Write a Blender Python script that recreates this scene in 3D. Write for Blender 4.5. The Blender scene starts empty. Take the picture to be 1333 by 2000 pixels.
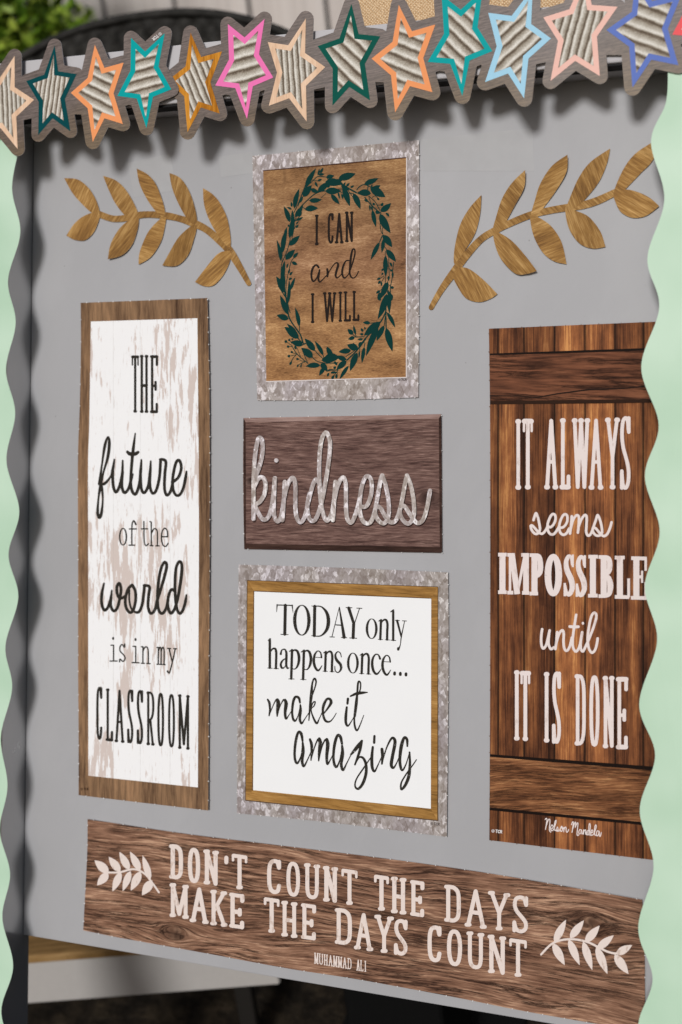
import bpy, math, random
from mathutils import Vector, Matrix
from mathutils.geometry import delaunay_2d_cdt
random.seed(7)
S = bpy.context.scene
COL = S.collection
R_ = math.radians

# ------------------------------------------------------------------ camera, light, exposure
F = 2350.0                      # focal length in photo pixels (photo 1333 x 2000)
CX, CY = 666.5, 900.0
PHI, TH = R_(20), R_(19.4)      # board leans back, camera yaw against the board
DIST, ZO = 2.0, 1.55
CP, SP = math.cos(PHI), math.sin(PHI)
CT, ST = math.cos(TH), math.sin(TH)
BR = Matrix(((1, 0, 0), (0, SP, -CP), (0, CP, SP)))       # board (u,v,n) -> world
ORG = Vector((0, 0, ZO))
fwd_b = Vector((-ST, 0, -CT)); right_b = Vector((CT, 0, -ST)); up_b = Vector((0, 1, 0))
cam_b = -DIST * fwd_b
camd = bpy.data.cameras.new('camera'); cam = bpy.data.objects.new('camera', camd); COL.objects.link(cam)
S.camera = cam
camd.sensor_fit = 'VERTICAL'; camd.sensor_height = 36.0; camd.sensor_width = 24.0
camd.lens = F / 2000 * 36.0
camd.shift_y = -(1000 - CY) / 2000.0
camd.clip_start = 0.05; camd.clip_end = 200
rot = Matrix((BR @ right_b, BR @ up_b, -(BR @ fwd_b))).transposed()
cam.matrix_world = Matrix.Translation(ORG + BR @ cam_b) @ rot.to_4x4()
camd.dof.use_dof = True; camd.dof.focus_distance = 1.96; camd.dof.aperture_fstop = 1.95

w = bpy.data.worlds.new('World'); S.world = w; w.use_nodes = True
nt = w.node_tree
sky = nt.nodes.new('ShaderNodeTexSky'); sky.sky_type = 'NISHITA'; sky.sun_disc = False
sun_b = Vector((0.0, 0.25, 1)).normalized(); sun_w = (BR @ sun_b).normalized()
sky.sun_elevation = math.asin(sun_w.z); sky.sun_rotation = math.atan2(sun_w.x, sun_w.y) % (2*math.pi)
nt.links.new(sky.outputs[0], nt.nodes['Background'].inputs[0])
nt.nodes['Background'].inputs[1].default_value = 0.05
sky.dust_density = 2.5; sky.air_density = 0.85; sky.ozone_density = 0.4
sl = bpy.data.lights.new('sun', 'SUN'); sl.energy = 2.1; sl.angle = R_(12); sl.color = (1.0, 0.99, 0.985)
so = bpy.data.objects.new('sun', sl); COL.objects.link(so); so.location = (0, -3, 6)
so.rotation_euler = sun_w.to_track_quat('Z', 'Y').to_euler()
S.view_settings.view_transform = 'Standard'; S.view_settings.look = 'None'
S.view_settings.exposure = 0.0; S.view_settings.gamma = 1
S.render.resolution_x, S.render.resolution_y = 682, 1024

# ------------------------------------------------------------------ geometry helpers
def P(px, py, n=0.0):
    """photo direction -> point of the board frame on the plane that stands n metres in front of the panel"""
    d = right_b * ((px - CX) / F) + up_b * (-(py - CY) / F) + fwd_b
    t = (n - cam_b.z) / d.z
    return cam_b + d * t
def ray_world(px, py, depth=None, z=None):
    d = BR @ (right_b * ((px - CX) / F) + up_b * (-(py - CY) / F) + fwd_b)
    c = ORG + BR @ cam_b
    t = depth if depth is not None else (z - c.z) / d.z
    return c + d * t
def zt(z, x, y): return (z[0] + x / z[2], z[1] + y / z[2])
Z0 = (0, 0, 1)

def catmull(pts, step=3.0, closed=False):
    n = len(pts); out = []
    rng = n if closed else n - 1
    for i in range(rng):
        if closed: p0, p1, p2, p3 = pts[(i-1) % n], pts[i], pts[(i+1) % n], pts[(i+2) % n]
        else: p0, p1, p2, p3 = pts[max(i-1, 0)], pts[i], pts[i+1], pts[min(i+2, n-1)]
        L = math.hypot(p2[0]-p1[0], p2[1]-p1[1]); k = max(2, min(14, int(L / step) + 1))
        for j in range(k):
            t = j / k; t2 = t*t; t3 = t2*t
            out.append(tuple(0.5*((2*p1[a]) + (-p0[a]+p2[a])*t + (2*p0[a]-5*p1[a]+4*p2[a]-p3[a])*t2 + (-p0[a]+3*p1[a]-3*p2[a]+p3[a])*t3) for a in range(len(p1))))
    if not closed: out.append(tuple(pts[-1]))
    return out
def ccw(p):
    a = sum(p[i][0]*p[(i+1) % len(p)][1] - p[(i+1) % len(p)][0]*p[i][1] for i in range(len(p)))
    return p if a > 0 else p[::-1]
def disc(x, y, r, k=10): return [(x + r*math.cos(2*math.pi*i/k+.13), y + r*math.sin(2*math.pi*i/k+.13)) for i in range(k)]
def ribbon(pts, caps=True):
    """pts of (x, y, r) -> list of polygons whose union is the stroke"""
    out = []
    for i in range(len(pts)-1):
        x0, y0, r0 = pts[i]; x1, y1, r1 = pts[i+1]
        dx, dy = x1-x0, y1-y0; L = math.hypot(dx, dy)
        if L < 1e-4: continue
        nx, ny = -dy/L, dx/L
        out.append(ccw([(x0+nx*r0, y0+ny*r0), (x0-nx*r0, y0-ny*r0), (x1-nx*r1, y1-ny*r1), (x1+nx*r1, y1+ny*r1)]))
    if caps:
        for i, (x, y, r) in enumerate(pts):
            end = i in (0, len(pts)-1)
            if not end:
                a = math.atan2(pts[i][1]-pts[i-1][1], pts[i][0]-pts[i-1][0]); b = math.atan2(pts[i+1][1]-pts[i][1], pts[i+1][0]-pts[i][0])
                if abs((b-a+math.pi) % (2*math.pi) - math.pi) < 0.5 / max(r, .8): continue
            out.append(disc(x, y, max(r, .15), 16 if r > 3.4 else 10 if r > 2 else 8))
    return out
BOOST = 1.0
def stroke(kind, pts, r, z=Z0):
    """kind c curve, l straight pieces, q butt ended pieces; r and points in zoomed pixels"""
    q = []
    for p in pts:
        x, y = zt(z, p[0], p[1]); q.append((x, y, (p[2] if len(p) > 2 else r) / z[2] * BOOST))
    if kind == 'c': q = catmull(q, 2.5)
    return ribbon(q, kind != 'q')
def ellipse(z, cx, cy, rx, ry, thick, thin, lean=0):
    q = []
    for i in range(25):
        a = 2*math.pi*i/24; x, y = zt(z, cx + rx*math.cos(a), cy + ry*math.sin(a))
        q.append((x, y, (thin + (thick-thin)*abs(math.cos(a))**1.3) / z[2] * BOOST))
    return ribbon(q)
def leafpoly(x0, y0, x1, y1, wd, bend=0.0, fat=.5):
    dx, dy = x1-x0, y1-y0; L = math.hypot(dx, dy) or 1; nx, ny = -dy/L, dx/L
    a, b = [], []
    for i in range(1, 8):
        t = i/8; s = math.sin(math.pi*t**(.8 if fat == .5 else fat))**.9; o = bend*L*math.sin(math.pi*t)
        a.append((x0+dx*t+nx*(wd*s+o), y0+dy*t+ny*(wd*s+o))); b.append((x0+dx*t-nx*(wd*s-o), y0+dy*t-ny*(wd*s-o)))
    return ccw([(x0, y0)] + a + [(x1, y1)] + b[::-1])

class Thing:
    def __init__(s, name, label, cat, px, py, n=0.0, group=None):
        s.o = P(px, py, n)
        e = bpy.data.objects.new(name, None); COL.objects.link(e); e.empty_display_size = .05
        e.matrix_world = Matrix.Translation(ORG + BR @ s.o) @ BR.to_4x4()
        e['label'] = label; e['category'] = cat
        if group: e['group'] = group
        s.e = e
    def mesh(s, name, verts, faces, mats, midx=None, smooth=False, parent=None, label=None):
        me = bpy.data.meshes.new(name)
        me.from_pydata([tuple(Vector(v) - s.o) for v in verts], [], faces)
        for m in (mats if isinstance(mats, (list, tuple)) else [mats]): me.materials.append(m)
        if midx: me.polygons.foreach_set('material_index', midx)
        if smooth: me.polygons.foreach_set('use_smooth', [True]*len(me.polygons))
        me.update()
        ob = bpy.data.objects.new(name, me); COL.objects.link(ob); ob.parent = parent or s.e
        if label: ob['label'] = label
        return ob
    def flat(s, name, polys, mat, nf, off=0.0, thick=0.0, edge=None, parent=None, label=None):
        """union of polygons in photo pixels laid on the surface nf, optionally a card of some thickness"""
        vs, fs = [], []
        for p in polys:
            b = len(vs); vs += [Vector(q) for q in p]; fs.append(list(range(b, b+len(p))))
        V, E, T, _, _, of = delaunay_2d_cdt(vs, [], fs, 0, 1e-4, True)
        T = [t for t, o in zip(T, of) if o]
        used = sorted({i for t in T for i in t}); mp = {a: b for b, a in enumerate(used)}
        T = [[mp[i] for i in t] for t in T]; V = [V[i] for i in used]
        pts = [P(v.x, v.y, nf(v.x, v.y) + off) for v in V]
        out = []
        for t in T:
            a, b, c = (pts[i] for i in t[:3])
            if (b.x-a.x)*(c.y-a.y) - (b.y-a.y)*(c.x-a.x) < 0: t = t[::-1]
            out.append(t)
        mi = [0]*len(out); mats = [mat]
        if thick:
            cnt = {}
            for t in out:
                for i in range(len(t)):
                    a, b = t[i], t[(i+1) % len(t)]; cnt[(a, b)] = cnt.get((a, b), 0) + 1
            low = {}
            for (a, b) in list(cnt):
                if (b, a) not in cnt:
                    for k in (a, b):
                        if k not in low: low[k] = len(pts); pts.append(pts[k] - Vector((0, 0, thick)))
                    out.append([b, a, low[a], low[b]]); mi.append(1)
            mats = [mat, edge or mat]
        return s.mesh(name, pts, out, mats, mi, parent=parent, label=label)
    def sheet(s, name, top, bottom, left, right, mat, nf, off=0.0, nx=24, ny=24, thick=0.0, edge=None, parent=None, nubs=0, label=None):
        """Coons patch between four edge polylines given in photo pixels"""
        def ev(pl, t):
            if len(pl) == 2: return (pl[0][0]+(pl[1][0]-pl[0][0])*t, pl[0][1]+(pl[1][1]-pl[0][1])*t)
            L = [0]
            for a, b in zip(pl, pl[1:]): L.append(L[-1]+math.hypot(b[0]-a[0], b[1]-a[1]))
            x = t*L[-1]
            for i in range(len(pl)-1):
                if x <= L[i+1]+1e-9: k = (x-L[i])/(L[i+1]-L[i]); return (pl[i][0]+(pl[i+1][0]-pl[i][0])*k, pl[i][1]+(pl[i+1][1]-pl[i][1])*k)
            return pl[-1]
        sm = lambda pl: catmull(pl, 20) if len(pl) > 2 else pl
        top, bottom, left, right = map(sm, (top, bottom, left, right))
        c00, c10, c01, c11 = top[0], top[-1], bottom[0], bottom[-1]
        vs, fs, mi, px = [], [], [], []
        for j in range(ny+1):
            b = j/ny
            for i in range(nx+1):
                a = i/nx; T, B, Lf, Rt = ev(top, a), ev(bottom, a), ev(left, b), ev(right, b)
                q = [(1-b)*T[k]+b*B[k]+(1-a)*Lf[k]+a*Rt[k]-((1-a)*(1-b)*c00[k]+a*(1-b)*c10[k]+(1-a)*b*c01[k]+a*b*c11[k]) for k in (0, 1)]
                px.append(q); vs.append(P(q[0], q[1], nf(q[0], q[1])+off))
        I = lambda i, j: j*(nx+1)+i
        for j in range(ny):
            for i in range(nx): fs.append([I(i, j), I(i, j+1), I(i+1, j+1), I(i+1, j)]); mi.append(0)
        mats = [mat, edge or mat]
        if thick:
            ring = [I(i, 0) for i in range(nx)]+[I(nx, j) for j in range(ny)]+[I(i, ny) for i in range(nx, 0, -1)]+[I(0, j) for j in range(ny, 0, -1)]
            b0 = len(vs); vs += [vs[k]-Vector((0, 0, thick)) for k in ring]; m = len(ring)
            for k in range(m): fs.append([ring[k], ring[(k+1) % m], b0+(k+1) % m, b0+k]); mi.append(1)
            if nubs:
                cen = [sum(p[k] for p in px)/len(px) for k in (0, 1)]
                per = [px[k] for k in ring]; acc = 0; nxt = 12
                for k in range(m):
                    a, b = per[k], per[(k+1) % m]; L = math.hypot(b[0]-a[0], b[1]-a[1])
                    while acc+L > nxt:
                        t = (nxt-acc)/L; x, y = a[0]+(b[0]-a[0])*t, a[1]+(b[1]-a[1])*t
                        dx, dy = (b[0]-a[0])/L, (b[1]-a[1])/L; ox, oy = dy, -dx
                        h = random.uniform(.9, 1.9); h2 = random.uniform(.8, 1.3)
                        q = [(x-dx*h2-ox*.8, y-dy*h2-oy*.8), (x+dx*h2-ox*.8, y+dy*h2-oy*.8), (x+ox*h+dx*.4, y+oy*h+dy*.4), (x+ox*h-dx*.5, y+oy*h-dy*.5)]
                        b1 = len(vs); vs += [P(u, v, nf(x, y)+off+.0006) for u, v in q]; vs += [P(u, v, nf(x, y)+off-.0004) for u, v in q]
                        fs += [[b1+3, b1+2, b1+1, b1], [b1+1, b1+2, b1+6, b1+5], [b1+2, b1+3, b1+7, b1+6], [b1+3, b1, b1+4, b1+7]]; mi += [1]*4
                        nxt += random.uniform(.6, 1.4)*nubs
                    acc += L
        return s.mesh(name, vs, fs, mats, mi, smooth=False, parent=parent, label=label)
    def quad(s, name, c, mat, nf, off=0.0, nx=10, ny=10, parent=None, label=None):
        tl, tr, br, bl = c
        return s.sheet(name, [tl, tr], [bl, br], [tl, bl], [tr, br], mat, nf, off, nx, ny, parent=parent, label=label)
    def solid(s, name, ring, n0, n1, mat, bevel=.002, parent=None):
        """prism: ring of board (u,v) points between n0 and n1"""
        k = len(ring); vs = [Vector((u, v, n0)) for u, v in ring]+[Vector((u, v, n1)) for u, v in ring]
        fs = [list(range(k))[::-1], list(range(k, 2*k))]+[[i, (i+1) % k, k+(i+1) % k, k+i] for i in range(k)]
        ob = s.mesh(name, vs, fs, mat, parent=parent)
        if bevel:
            m = ob.modifiers.new('bevel', 'BEVEL'); m.width = bevel; m.segments = 2; m.limit_method = 'ANGLE'
        return ob
def inset(poly, d):
    """inset polygon (px) by d along its normals"""
    p = ccw(list(poly)); n = len(p); out = []
    for i in range(n):
        a, b, c = p[i-1], p[i], p[(i+1) % n]
        e1 = (b[0]-a[0], b[1]-a[1]); e2 = (c[0]-b[0], c[1]-b[1]); l1 = math.hypot(*e1); l2 = math.hypot(*e2)
        n1 = (-e1[1]/l1, e1[0]/l1); n2 = (-e2[1]/l2, e2[0]/l2)
        m = (n1[0]+n2[0], n1[1]+n2[1]); k = m[0]*n1[0]+m[1]*n1[1]
        k = max(k, .25)
        out.append((b[0]+m[0]/k*d, b[1]+m[1]/k*d))
    return out

# ------------------------------------------------------------------ materials
class NG:
    def __init__(s, name, rough=.5, spec=.4):
        if rough < .45 and 'glossy' not in name and 'tape' not in name: rough, spec = .62, min(spec, .07)
        m = bpy.data.materials.new(name); m.use_nodes = True; s.m = m; s.t = m.node_tree; s.b = s.t.nodes['Principled BSDF']
        s.b.inputs['Roughness'].default_value = rough; s.b.inputs['Specular IOR Level'].default_value = spec
        s.tc = s.t.nodes.new('ShaderNodeTexCoord')
    def n(s, t, **k):
        x = s.t.nodes.new(t)
        for a, b in k.items(): setattr(x, a, b)
        return x
    def L(s, a, b): s.t.links.new(a, b)
    def coords(s, scale=(1, 1, 1), rot=0.0, loc=(0, 0, 0)):
        a = s.n('ShaderNodeMapping'); a.inputs['Rotation'].default_value = (0, 0, rot); a.inputs['Location'].default_value = loc
        s.L(s.tc.outputs['Object'], a.inputs[0])
        b = s.n('ShaderNodeMapping'); b.inputs['Scale'].default_value = scale; s.L(a.outputs[0], b.inputs[0])
        return b.outputs[0]
    def noise(s, vec, scale=1, detail=4, rough=.5, dist=0.0):
        x = s.n('ShaderNodeTexNoise'); s.L(vec, x.inputs['Vector'])
        x.inputs['Scale'].default_value = scale; x.inputs['Detail'].default_value = detail
        x.inputs['Roughness'].default_value = rough; x.inputs['Distortion'].default_value = dist
        return x.outputs['Fac']
    def ramp(s, fac, stops, interp='LINEAR'):
        x = s.n('ShaderNodeValToRGB'); s.L(fac, x.inputs[0]); r = x.color_ramp; r.interpolation = interp
        while len(r.elements) < len(stops): r.elements.new(.5)
        for e, (p, c) in zip(r.elements, stops): e.position = p; e.color = (c[0], c[1], c[2], 1) if isinstance(c, (tuple, list)) else (c, c, c, 1)
        return x.outputs[0]
    def math(s, op, a, b=None, clamp=False):
        x = s.n('ShaderNodeMath', operation=op, use_clamp=clamp)
        for i, v in enumerate((a, b)):
            if v is None: continue
            if isinstance(v, (int, float)): x.inputs[i].default_value = v
            else: s.L(v, x.inputs[i])
        return x.outputs[0]
    def mix(s, fac, a, b, mode='MIX'):
        x = s.n('ShaderNodeMix', data_type='RGBA', blend_type=mode)
        for sock, v in ((x.inputs[0], fac), (x.inputs[6], a), (x.inputs[7], b)):
            if isinstance(v, (int, float)): sock.default_value = v
            elif isinstance(v, (tuple, list)): sock.default_value = (v[0], v[1], v[2], 1)
            else: s.L(v, sock)
        return x.outputs[2]
    def base(s, v):
        if isinstance(v, (tuple, list)): s.b.inputs['Base Color'].default_value = (v[0], v[1], v[2], 1)
        else: s.L(v, s.b.inputs['Base Color'])
    def bump(s, h, dist=.001, strength=1.0):
        x = s.n('ShaderNodeBump'); x.inputs['Distance'].default_value = dist; x.inputs['Strength'].default_value = strength
        s.L(h, x.inputs['Height']); s.L(x.outputs[0], s.b.inputs['Normal'])
    def sep(s, vec):
        x = s.n('ShaderNodeSeparateXYZ'); s.L(vec, x.inputs[0]); return x.outputs
def srgb(r, g, b, k=1.0):
    f = lambda c: ((c/255+.055)/1.055)**2.4 if c > 10 else c/255/12.92
    return (f(r)*k, f(g)*k, f(b)*k)
K = 1.12      # albedo from the sRGB value of a fully lit print
def C(r, g, b, k=1.0): return tuple(min(.93, c*K*k) for c in srgb(r, g, b))

def m_plain(name, c, rough=.6, var=.06, scale=60, spec=.06):
    g = NG(name, rough, spec); v = g.noise(g.coords(), scale, 3)
    v2 = g.noise(g.coords(), scale*.12, 3)
    f = g.math('ADD', g.math('MULTIPLY', v, .6), g.math('MULTIPLY', v2, .4))
    g.base(g.mix(1.0, g.ramp(f, [(.3, 1-var), (.7, 1+0*var)]), c, 'MULTIPLY')); return g.m

def m_wood(name, cols, axis=0, freq=1.0, rot=0.0, fleck=.35, dark_lines=.5, knots=(), rough=.42, shiftx=0.0, warp=1.0, patch=1.0, lw=.03):
    """printed wood: cols dark..light; axis 0 grain runs along u, 1 along v"""
    g = NG(name, rough, .35)
    co = g.coords(rot=rot, loc=(shiftx, shiftx*1.7, 0))
    X, Y, _ = g.sep(co)
    along, across = (X, Y) if axis == 0 else (Y, X)
    # slow wander of the grain, plus the eddies round knots
    cmb = g.n('ShaderNodeCombineXYZ'); g.L(g.math('MULTIPLY', along, 3.0), cmb.inputs[0]); g.L(g.math('MULTIPLY', across, 9.0), cmb.inputs[1])
    wn = g.noise(cmb.outputs[0], 1.0, 2)
    acr = g.math('ADD', across, g.math('MULTIPLY', g.math('SUBTRACT', wn, .5), .03*warp))
    kmask = None
    for (ku, kv, kr) in knots:
        dx = g.math('SUBTRACT', X, ku); dy = g.math('SUBTRACT', Y, kv)
        e = (1.0, 1.7) if axis == 0 else (1.7, 1.0)
        d2 = g.math('ADD', g.math('POWER', g.math('MULTIPLY', dx, e[0]), 2), g.math('POWER', g.math('MULTIPLY', dy, e[1]), 2))
        gs = g.math('EXPONENT', g.math('MULTIPLY', d2, -1/(kr*kr)))
        side = dy if axis == 0 else dx
        acr = g.math('SUBTRACT', acr, g.math('MULTIPLY', g.math('MULTIPLY', gs, side), 1.2))
        core = g.math('EXPONENT', g.math('MULTIPLY', d2, -2.6/(kr*kr)))
        kmask = core if kmask is None else g.math('MAXIMUM', kmask, core)
    def field(a, b, det, ro, s=0):
        c = g.n('ShaderNodeCombineXYZ'); g.L(g.math('MULTIPLY', along, a*freq), c.inputs[0]); g.L(g.math('MULTIPLY', acr, b*freq), c.inputs[1]); c.inputs[2].default_value = s
        return g.noise(c.outputs[0], 1.0, det, ro)
    big = field(5, 22, 4, .55)
    fine = field(16, 170, 5, .65, 3.1)
    hair = field(30, 600, 3, .6, 7.7)
    f = g.math('ADD', g.math('MULTIPLY', big, .55*patch), g.math('ADD', g.math('MULTIPLY', fine, .45), g.math('MULTIPLY', hair, fleck*.55)))
    tot = .55*patch+.45+fleck*.55
    n = len(cols); f = g.math('DIVIDE', f, tot)
    col = g.ramp(f, [(.385+.23*i/(n-1), c) for i, c in enumerate(cols)])
    if dark_lines > 0:
        ln = field(4.2, 72, 6, .72, 12.3)
        lm = g.ramp(g.math('ABSOLUTE', g.math('SUBTRACT', ln, .5)), [(0.0, 1.0), (lw, 0.0)])
        gate = g.ramp(field(9, 30, 3, .5, 21.), [(.36 if lw > .03 else .42, 0.0), (.5 if lw > .03 else .58, 1.0)])
        lmg = g.math('MULTIPLY', g.math('MULTIPLY', lm, gate), dark_lines)
        col = g.mix(lmg, col, tuple(c*.25 for c in cols[0]))
    if kmask is not None:
        kn = g.math('MULTIPLY', kmask, g.ramp(field(60, 60, 3, .6, 2.), [(.3, .55), (.6, 1.0)]), clamp=True)
        col = g.mix(g.math('MULTIPLY', kn, .85), col, tuple(c*.35 for c in cols[0]))
    g.base(col)
    return g.m

def m_galv(name, light=1.0):
    g = NG(name, .38, .4)
    co = g.coords((1, .62, 1))
    dn = g.n('ShaderNodeTexNoise'); g.L(co, dn.inputs['Vector']); dn.inputs['Scale'].default_value = 130
    v = g.n('ShaderNodeVectorMath', operation='SCALE'); g.L(dn.outputs['Color'], v.inputs[0]); v.inputs['Scale'].default_value = .007
    va = g.n('ShaderNodeVectorMath', operation='ADD'); g.L(co, va.inputs[0]); g.L(v.outputs[0], va.inputs[1])
    def vor(s, seed):
        x = g.n('ShaderNodeTexVoronoi'); mp = g.n('ShaderNodeMapping'); mp.inputs['Location'].default_value = (seed, seed*.7, 0); g.L(va.outputs[0], mp.inputs[0]); g.L(mp.outputs[0], x.inputs['Vector']); x.inputs['Scale'].default_value = s
        return g.sep(x.outputs['Color'])[0]
    f = g.math('ADD', g.math('MULTIPLY', vor(155, 0), .5), g.math('ADD', g.math('MULTIPLY', vor(340, 3.), .3), g.math('MULTIPLY', g.noise(co, 25, 3), .35)))
    col = g.ramp(f, [(.25, C(136, 126, 120, light)), (.5, C(158, 150, 146, light)), (.72, C(176, 169, 167, light)), (.82, C(206, 201, 201, light)), (.95, C(222, 218, 218, light))])
    tint = g.ramp(g.noise(co, 14, 2), [(.4, (1, .985, .95)), (.6, (.98, .96, 1.0))])
    g.base(g.mix(1.0, col, tint, 'MULTIPLY')); return g.m

def m_whitewash(name):
    g = NG(name, .4, .4)
    X, Y, _ = g.sep(g.coords())
    def f(a, b, det, ro, s=0):
        c = g.n('ShaderNodeCombineXYZ'); g.L(g.math('MULTIPLY', X, a), c.inputs[0]); g.L(g.math('MULTIPLY', Y, b), c.inputs[1]); c.inputs[2].default_value = s
        return g.noise(c.outputs[0], 1.0, det, ro)
    region = g.ramp(f(15, 4.0, 2, .5, 4.4), [(.47, 0.0), (.64, 1.0)])
    chips = f(120, 13, 8, .68, 5.)
    m1 = g.ramp(g.math('ADD', chips, g.math('MULTIPLY', region, .17)), [(.61, 0.0), (.63, 1.0)])
    m2 = g.math('MULTIPLY', g.ramp(f(330, 26, 5, .7, 9.), [(.60, 0.0), (.68, 1.0)]), .55)
    col = g.mix(m1, C(235, 235, 236), C(204, 191, 184))
    col = g.mix(m2, col, C(196, 187, 180))
    seam = None
    for u in (-.058, -.004, .055):
        s = g.math('LESS_THAN', g.math('ABSOLUTE', g.math('SUBTRACT', X, u)), .00045)
        seam = s if seam is None else g.math('MAXIMUM', seam, s)
    col = g.mix(g.math('MULTIPLY', seam, g.ramp(f(2, 40, 3, .5, 1.), [(.4, .15), (.6, .55)])), col, C(170, 165, 158))
    g.base(col); return g.m

def m_planks(name, gaps):
    """printed vertical planks; gaps = local u of the joints"""
    g = NG(name, .4, .35)
    X, Y, _ = g.sep(g.coords())
    idx, line = None, None
    for u in gaps:
        a = g.math('GREATER_THAN', X, u); idx = a if idx is None else g.math('ADD', idx, a)
        ab = g.math('ABSOLUTE', g.math('SUBTRACT', X, u)); l = g.math('MAXIMUM', g.math('LESS_THAN', ab, .0010), g.math('MULTIPLY', g.math('EXPONENT', g.math('MULTIPLY', ab, -1/.0032)), .7)); line = l if line is None else g.math('MAXIMUM', line, l)
    def f(a, b, det, ro, s=0, d=0):
        c = g.n('ShaderNodeCombineXYZ'); g.L(g.math('MULTIPLY', X, a), c.inputs[0]); g.L(g.math('MULTIPLY', Y, b), c.inputs[1]); g.L(g.math('MULTIPLY', idx, 3.7+s), c.inputs[2])
        return g.noise(c.outputs[0], 1.0, det, ro, d)
    big = f(38, 2.6, 3, .55, .1); fine = f(420, 9, 6, .74, .5, .3); hair = f(1100, 22, 3, .6, .9); blot = f(60, 30, 4, .6, .3)
    v = g.math('ADD', g.math('MULTIPLY', big, .50), g.math('ADD', g.math('MULTIPLY', fine, .46), g.math('ADD', g.math('MULTIPLY', hair, .22), g.math('MULTIPLY', blot, .2))))
    v = g.math('DIVIDE', v, 1.38)
    col = g.ramp(v, [(.38, C(50, 29, 20)), (.45, C(88, 53, 35)), (.5, C(122, 76, 48)), (.55, C(154, 98, 60)), (.62, C(204, 146, 90))])
    wn = g.n('ShaderNodeTexWhiteNoise', noise_dimensions='1D'); g.L(g.math('ADD', idx, 11.3), wn.inputs['W'])
    col = g.mix(1.0, col, g.ramp(wn.outputs['Value'], [(0, (.62, .6, .6)), (1, (1.08, 1.05, 1.0))]), 'MULTIPLY')
    lf = g.ramp(X, [(0, 1.0), (1, 1.0)])
    col = g.mix(g.math('MULTIPLY', line, .96), col, C(26, 17, 12))
    g.base(col); return g.m

def m_corr(name, ang, period, warm=0.0):
    """printed corrugated metal: bands along the direction ang (photo degrees, y down)"""
    g = NG(name, .38, .4)
    a = -R_(ang)                         # y up in the board frame
    X, Y, _ = g.sep(g.coords())
    d = g.math('SUBTRACT', g.math('MULTIPLY', Y, math.cos(a)), g.math('MULTIPLY', X, math.sin(a)))
    d = g.math('ADD', d, g.math('MULTIPLY', g.noise(g.coords(), 45, 2), .004))
    th = g.math('MULTIPLY', d, 2*math.pi/period)
    s = g.math('SINE', g.math('ADD', th, g.math('MULTIPLY', g.math('SINE', th), .7)))
    f = g.math('POWER', g.math('ADD', g.math('MULTIPLY', s, .5), .5), .9)
    f = g.math('ADD', g.math('MULTIPLY', f, .8), g.math('MULTIPLY', g.math('SUBTRACT', g.noise(g.coords(), 480, 4, .7), .5), .8))
    f = g.math('ADD', f, g.math('MULTIPLY', g.math('SUBTRACT', g.noise(g.coords(), 70, 3), .5), .35))
    g.base(g.ramp(f, [(.0, C(92, 80, 68)), (.18, C(126, 115, 100)), (.42, C(166, 158, 145)), (.7, C(204, 199, 188)), (1.0, C(232, 229, 222))]))
    return g.m

def m_ink(name, c, fleck=None, size=500, amount=.62):
    g = NG(name, .42, .35)
    if fleck:
        v = g.noise(g.coords((1, .45, 1)), size, 3, .6)
        g.base(g.mix(g.ramp(v, [(amount, 0.0), (amount+.05, .8)]), c, fleck))
    else:
        v = g.noise(g.coords(), 300, 3); g.base(g.mix(g.math('MULTIPLY', v, .25), c, tuple(min(.85, x*1.25+.004) for x in c)))
    return g.m

WHITE_EDGE = m_plain('card_edge_white', (.8, .79, .77), .7)
m_board = NG('grey_painted_panel', .47, .22)
_c = m_board.coords(); _a = m_board.noise(_c, 2.2, 3); _b = m_board.noise(_c, 260, 3)
_s = m_board.noise(m_board.coords((60, 9, 1), rot=.5), 1.0, 4, .7)
_sc = m_board.math('MULTIPLY', m_board.ramp(_s, [(.70, 0.0), (.76, 1.0)]), m_board.ramp(m_board.noise(_c, 5, 2), [(.55, 0.0), (.7, .35)]))
_v = m_board.ramp(_a, [(.3, C(158, 158, 160)), (.7, C(164, 164, 166))])
m_board.base(m_board.mix(_sc, m_board.mix(m_board.ramp(_b, [(.66, 0.0), (.74, .25)]), _v, C(140, 139, 138)), C(190, 190, 192)))
_vo = m_board.n('ShaderNodeTexVoronoi'); m_board.L(_c, _vo.inputs['Vector']); _vo.inputs['Scale'].default_value = 26
_sp = m_board.math('LESS_THAN', _vo.outputs['Distance'], .035)
_pick = m_board.math('GREATER_THAN', m_board.sep(_vo.outputs['Color'])[1], .72)
_old = m_board.b.inputs['Base Color'].links[0].from_socket
_sm = m_board.ramp(m_board.noise(m_board.coords((1, .5, 1), rot=.3), 9, 5, .65), [(.45, (.98, .98, .98)), (.6, (1.015, 1.015, 1.015))])
m_board.base(m_board.mix(m_board.math('MULTIPLY', m_board.math('MULTIPLY', _sp, _pick), .45), m_board.mix(1.0, _old, _sm, 'MULTIPLY'), C(96, 92, 88)))
M_BOARD = m_board.m
_r = NG('grey_rail_paint', .4, .4); _r.base(_r.ramp(_r.noise(_r.coords(), 6, 3), [(.3, C(180, 178, 180)), (.7, C(186, 184, 186))])); M_RAIL = _r.m
_r = NG('glossy_side_panel', .2, .6); _r.b.inputs['Metallic'].default_value = .62
_x = _r.noise(_r.coords((40, 6, 10), rot=.25), 1, 5, .75)
_y = _r.ramp(_r.noise(_r.coords(), 3.2, 2), [(.5, 0.0), (.62, 1.0)])
_scr = _r.math('MULTIPLY', _r.ramp(_x, [(.63, 0.0), (.68, .5)]), _y)
_r.base(_r.mix(_scr, C(182, 182, 182), C(215, 215, 215))); M_SIDE = _r.m
_r.L(_r.math('ADD', _r.math('MULTIPLY', _scr, .4), .2), _r.b.inputs['Roughness'])

flat0 = lambda x, y: 0.0

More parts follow.
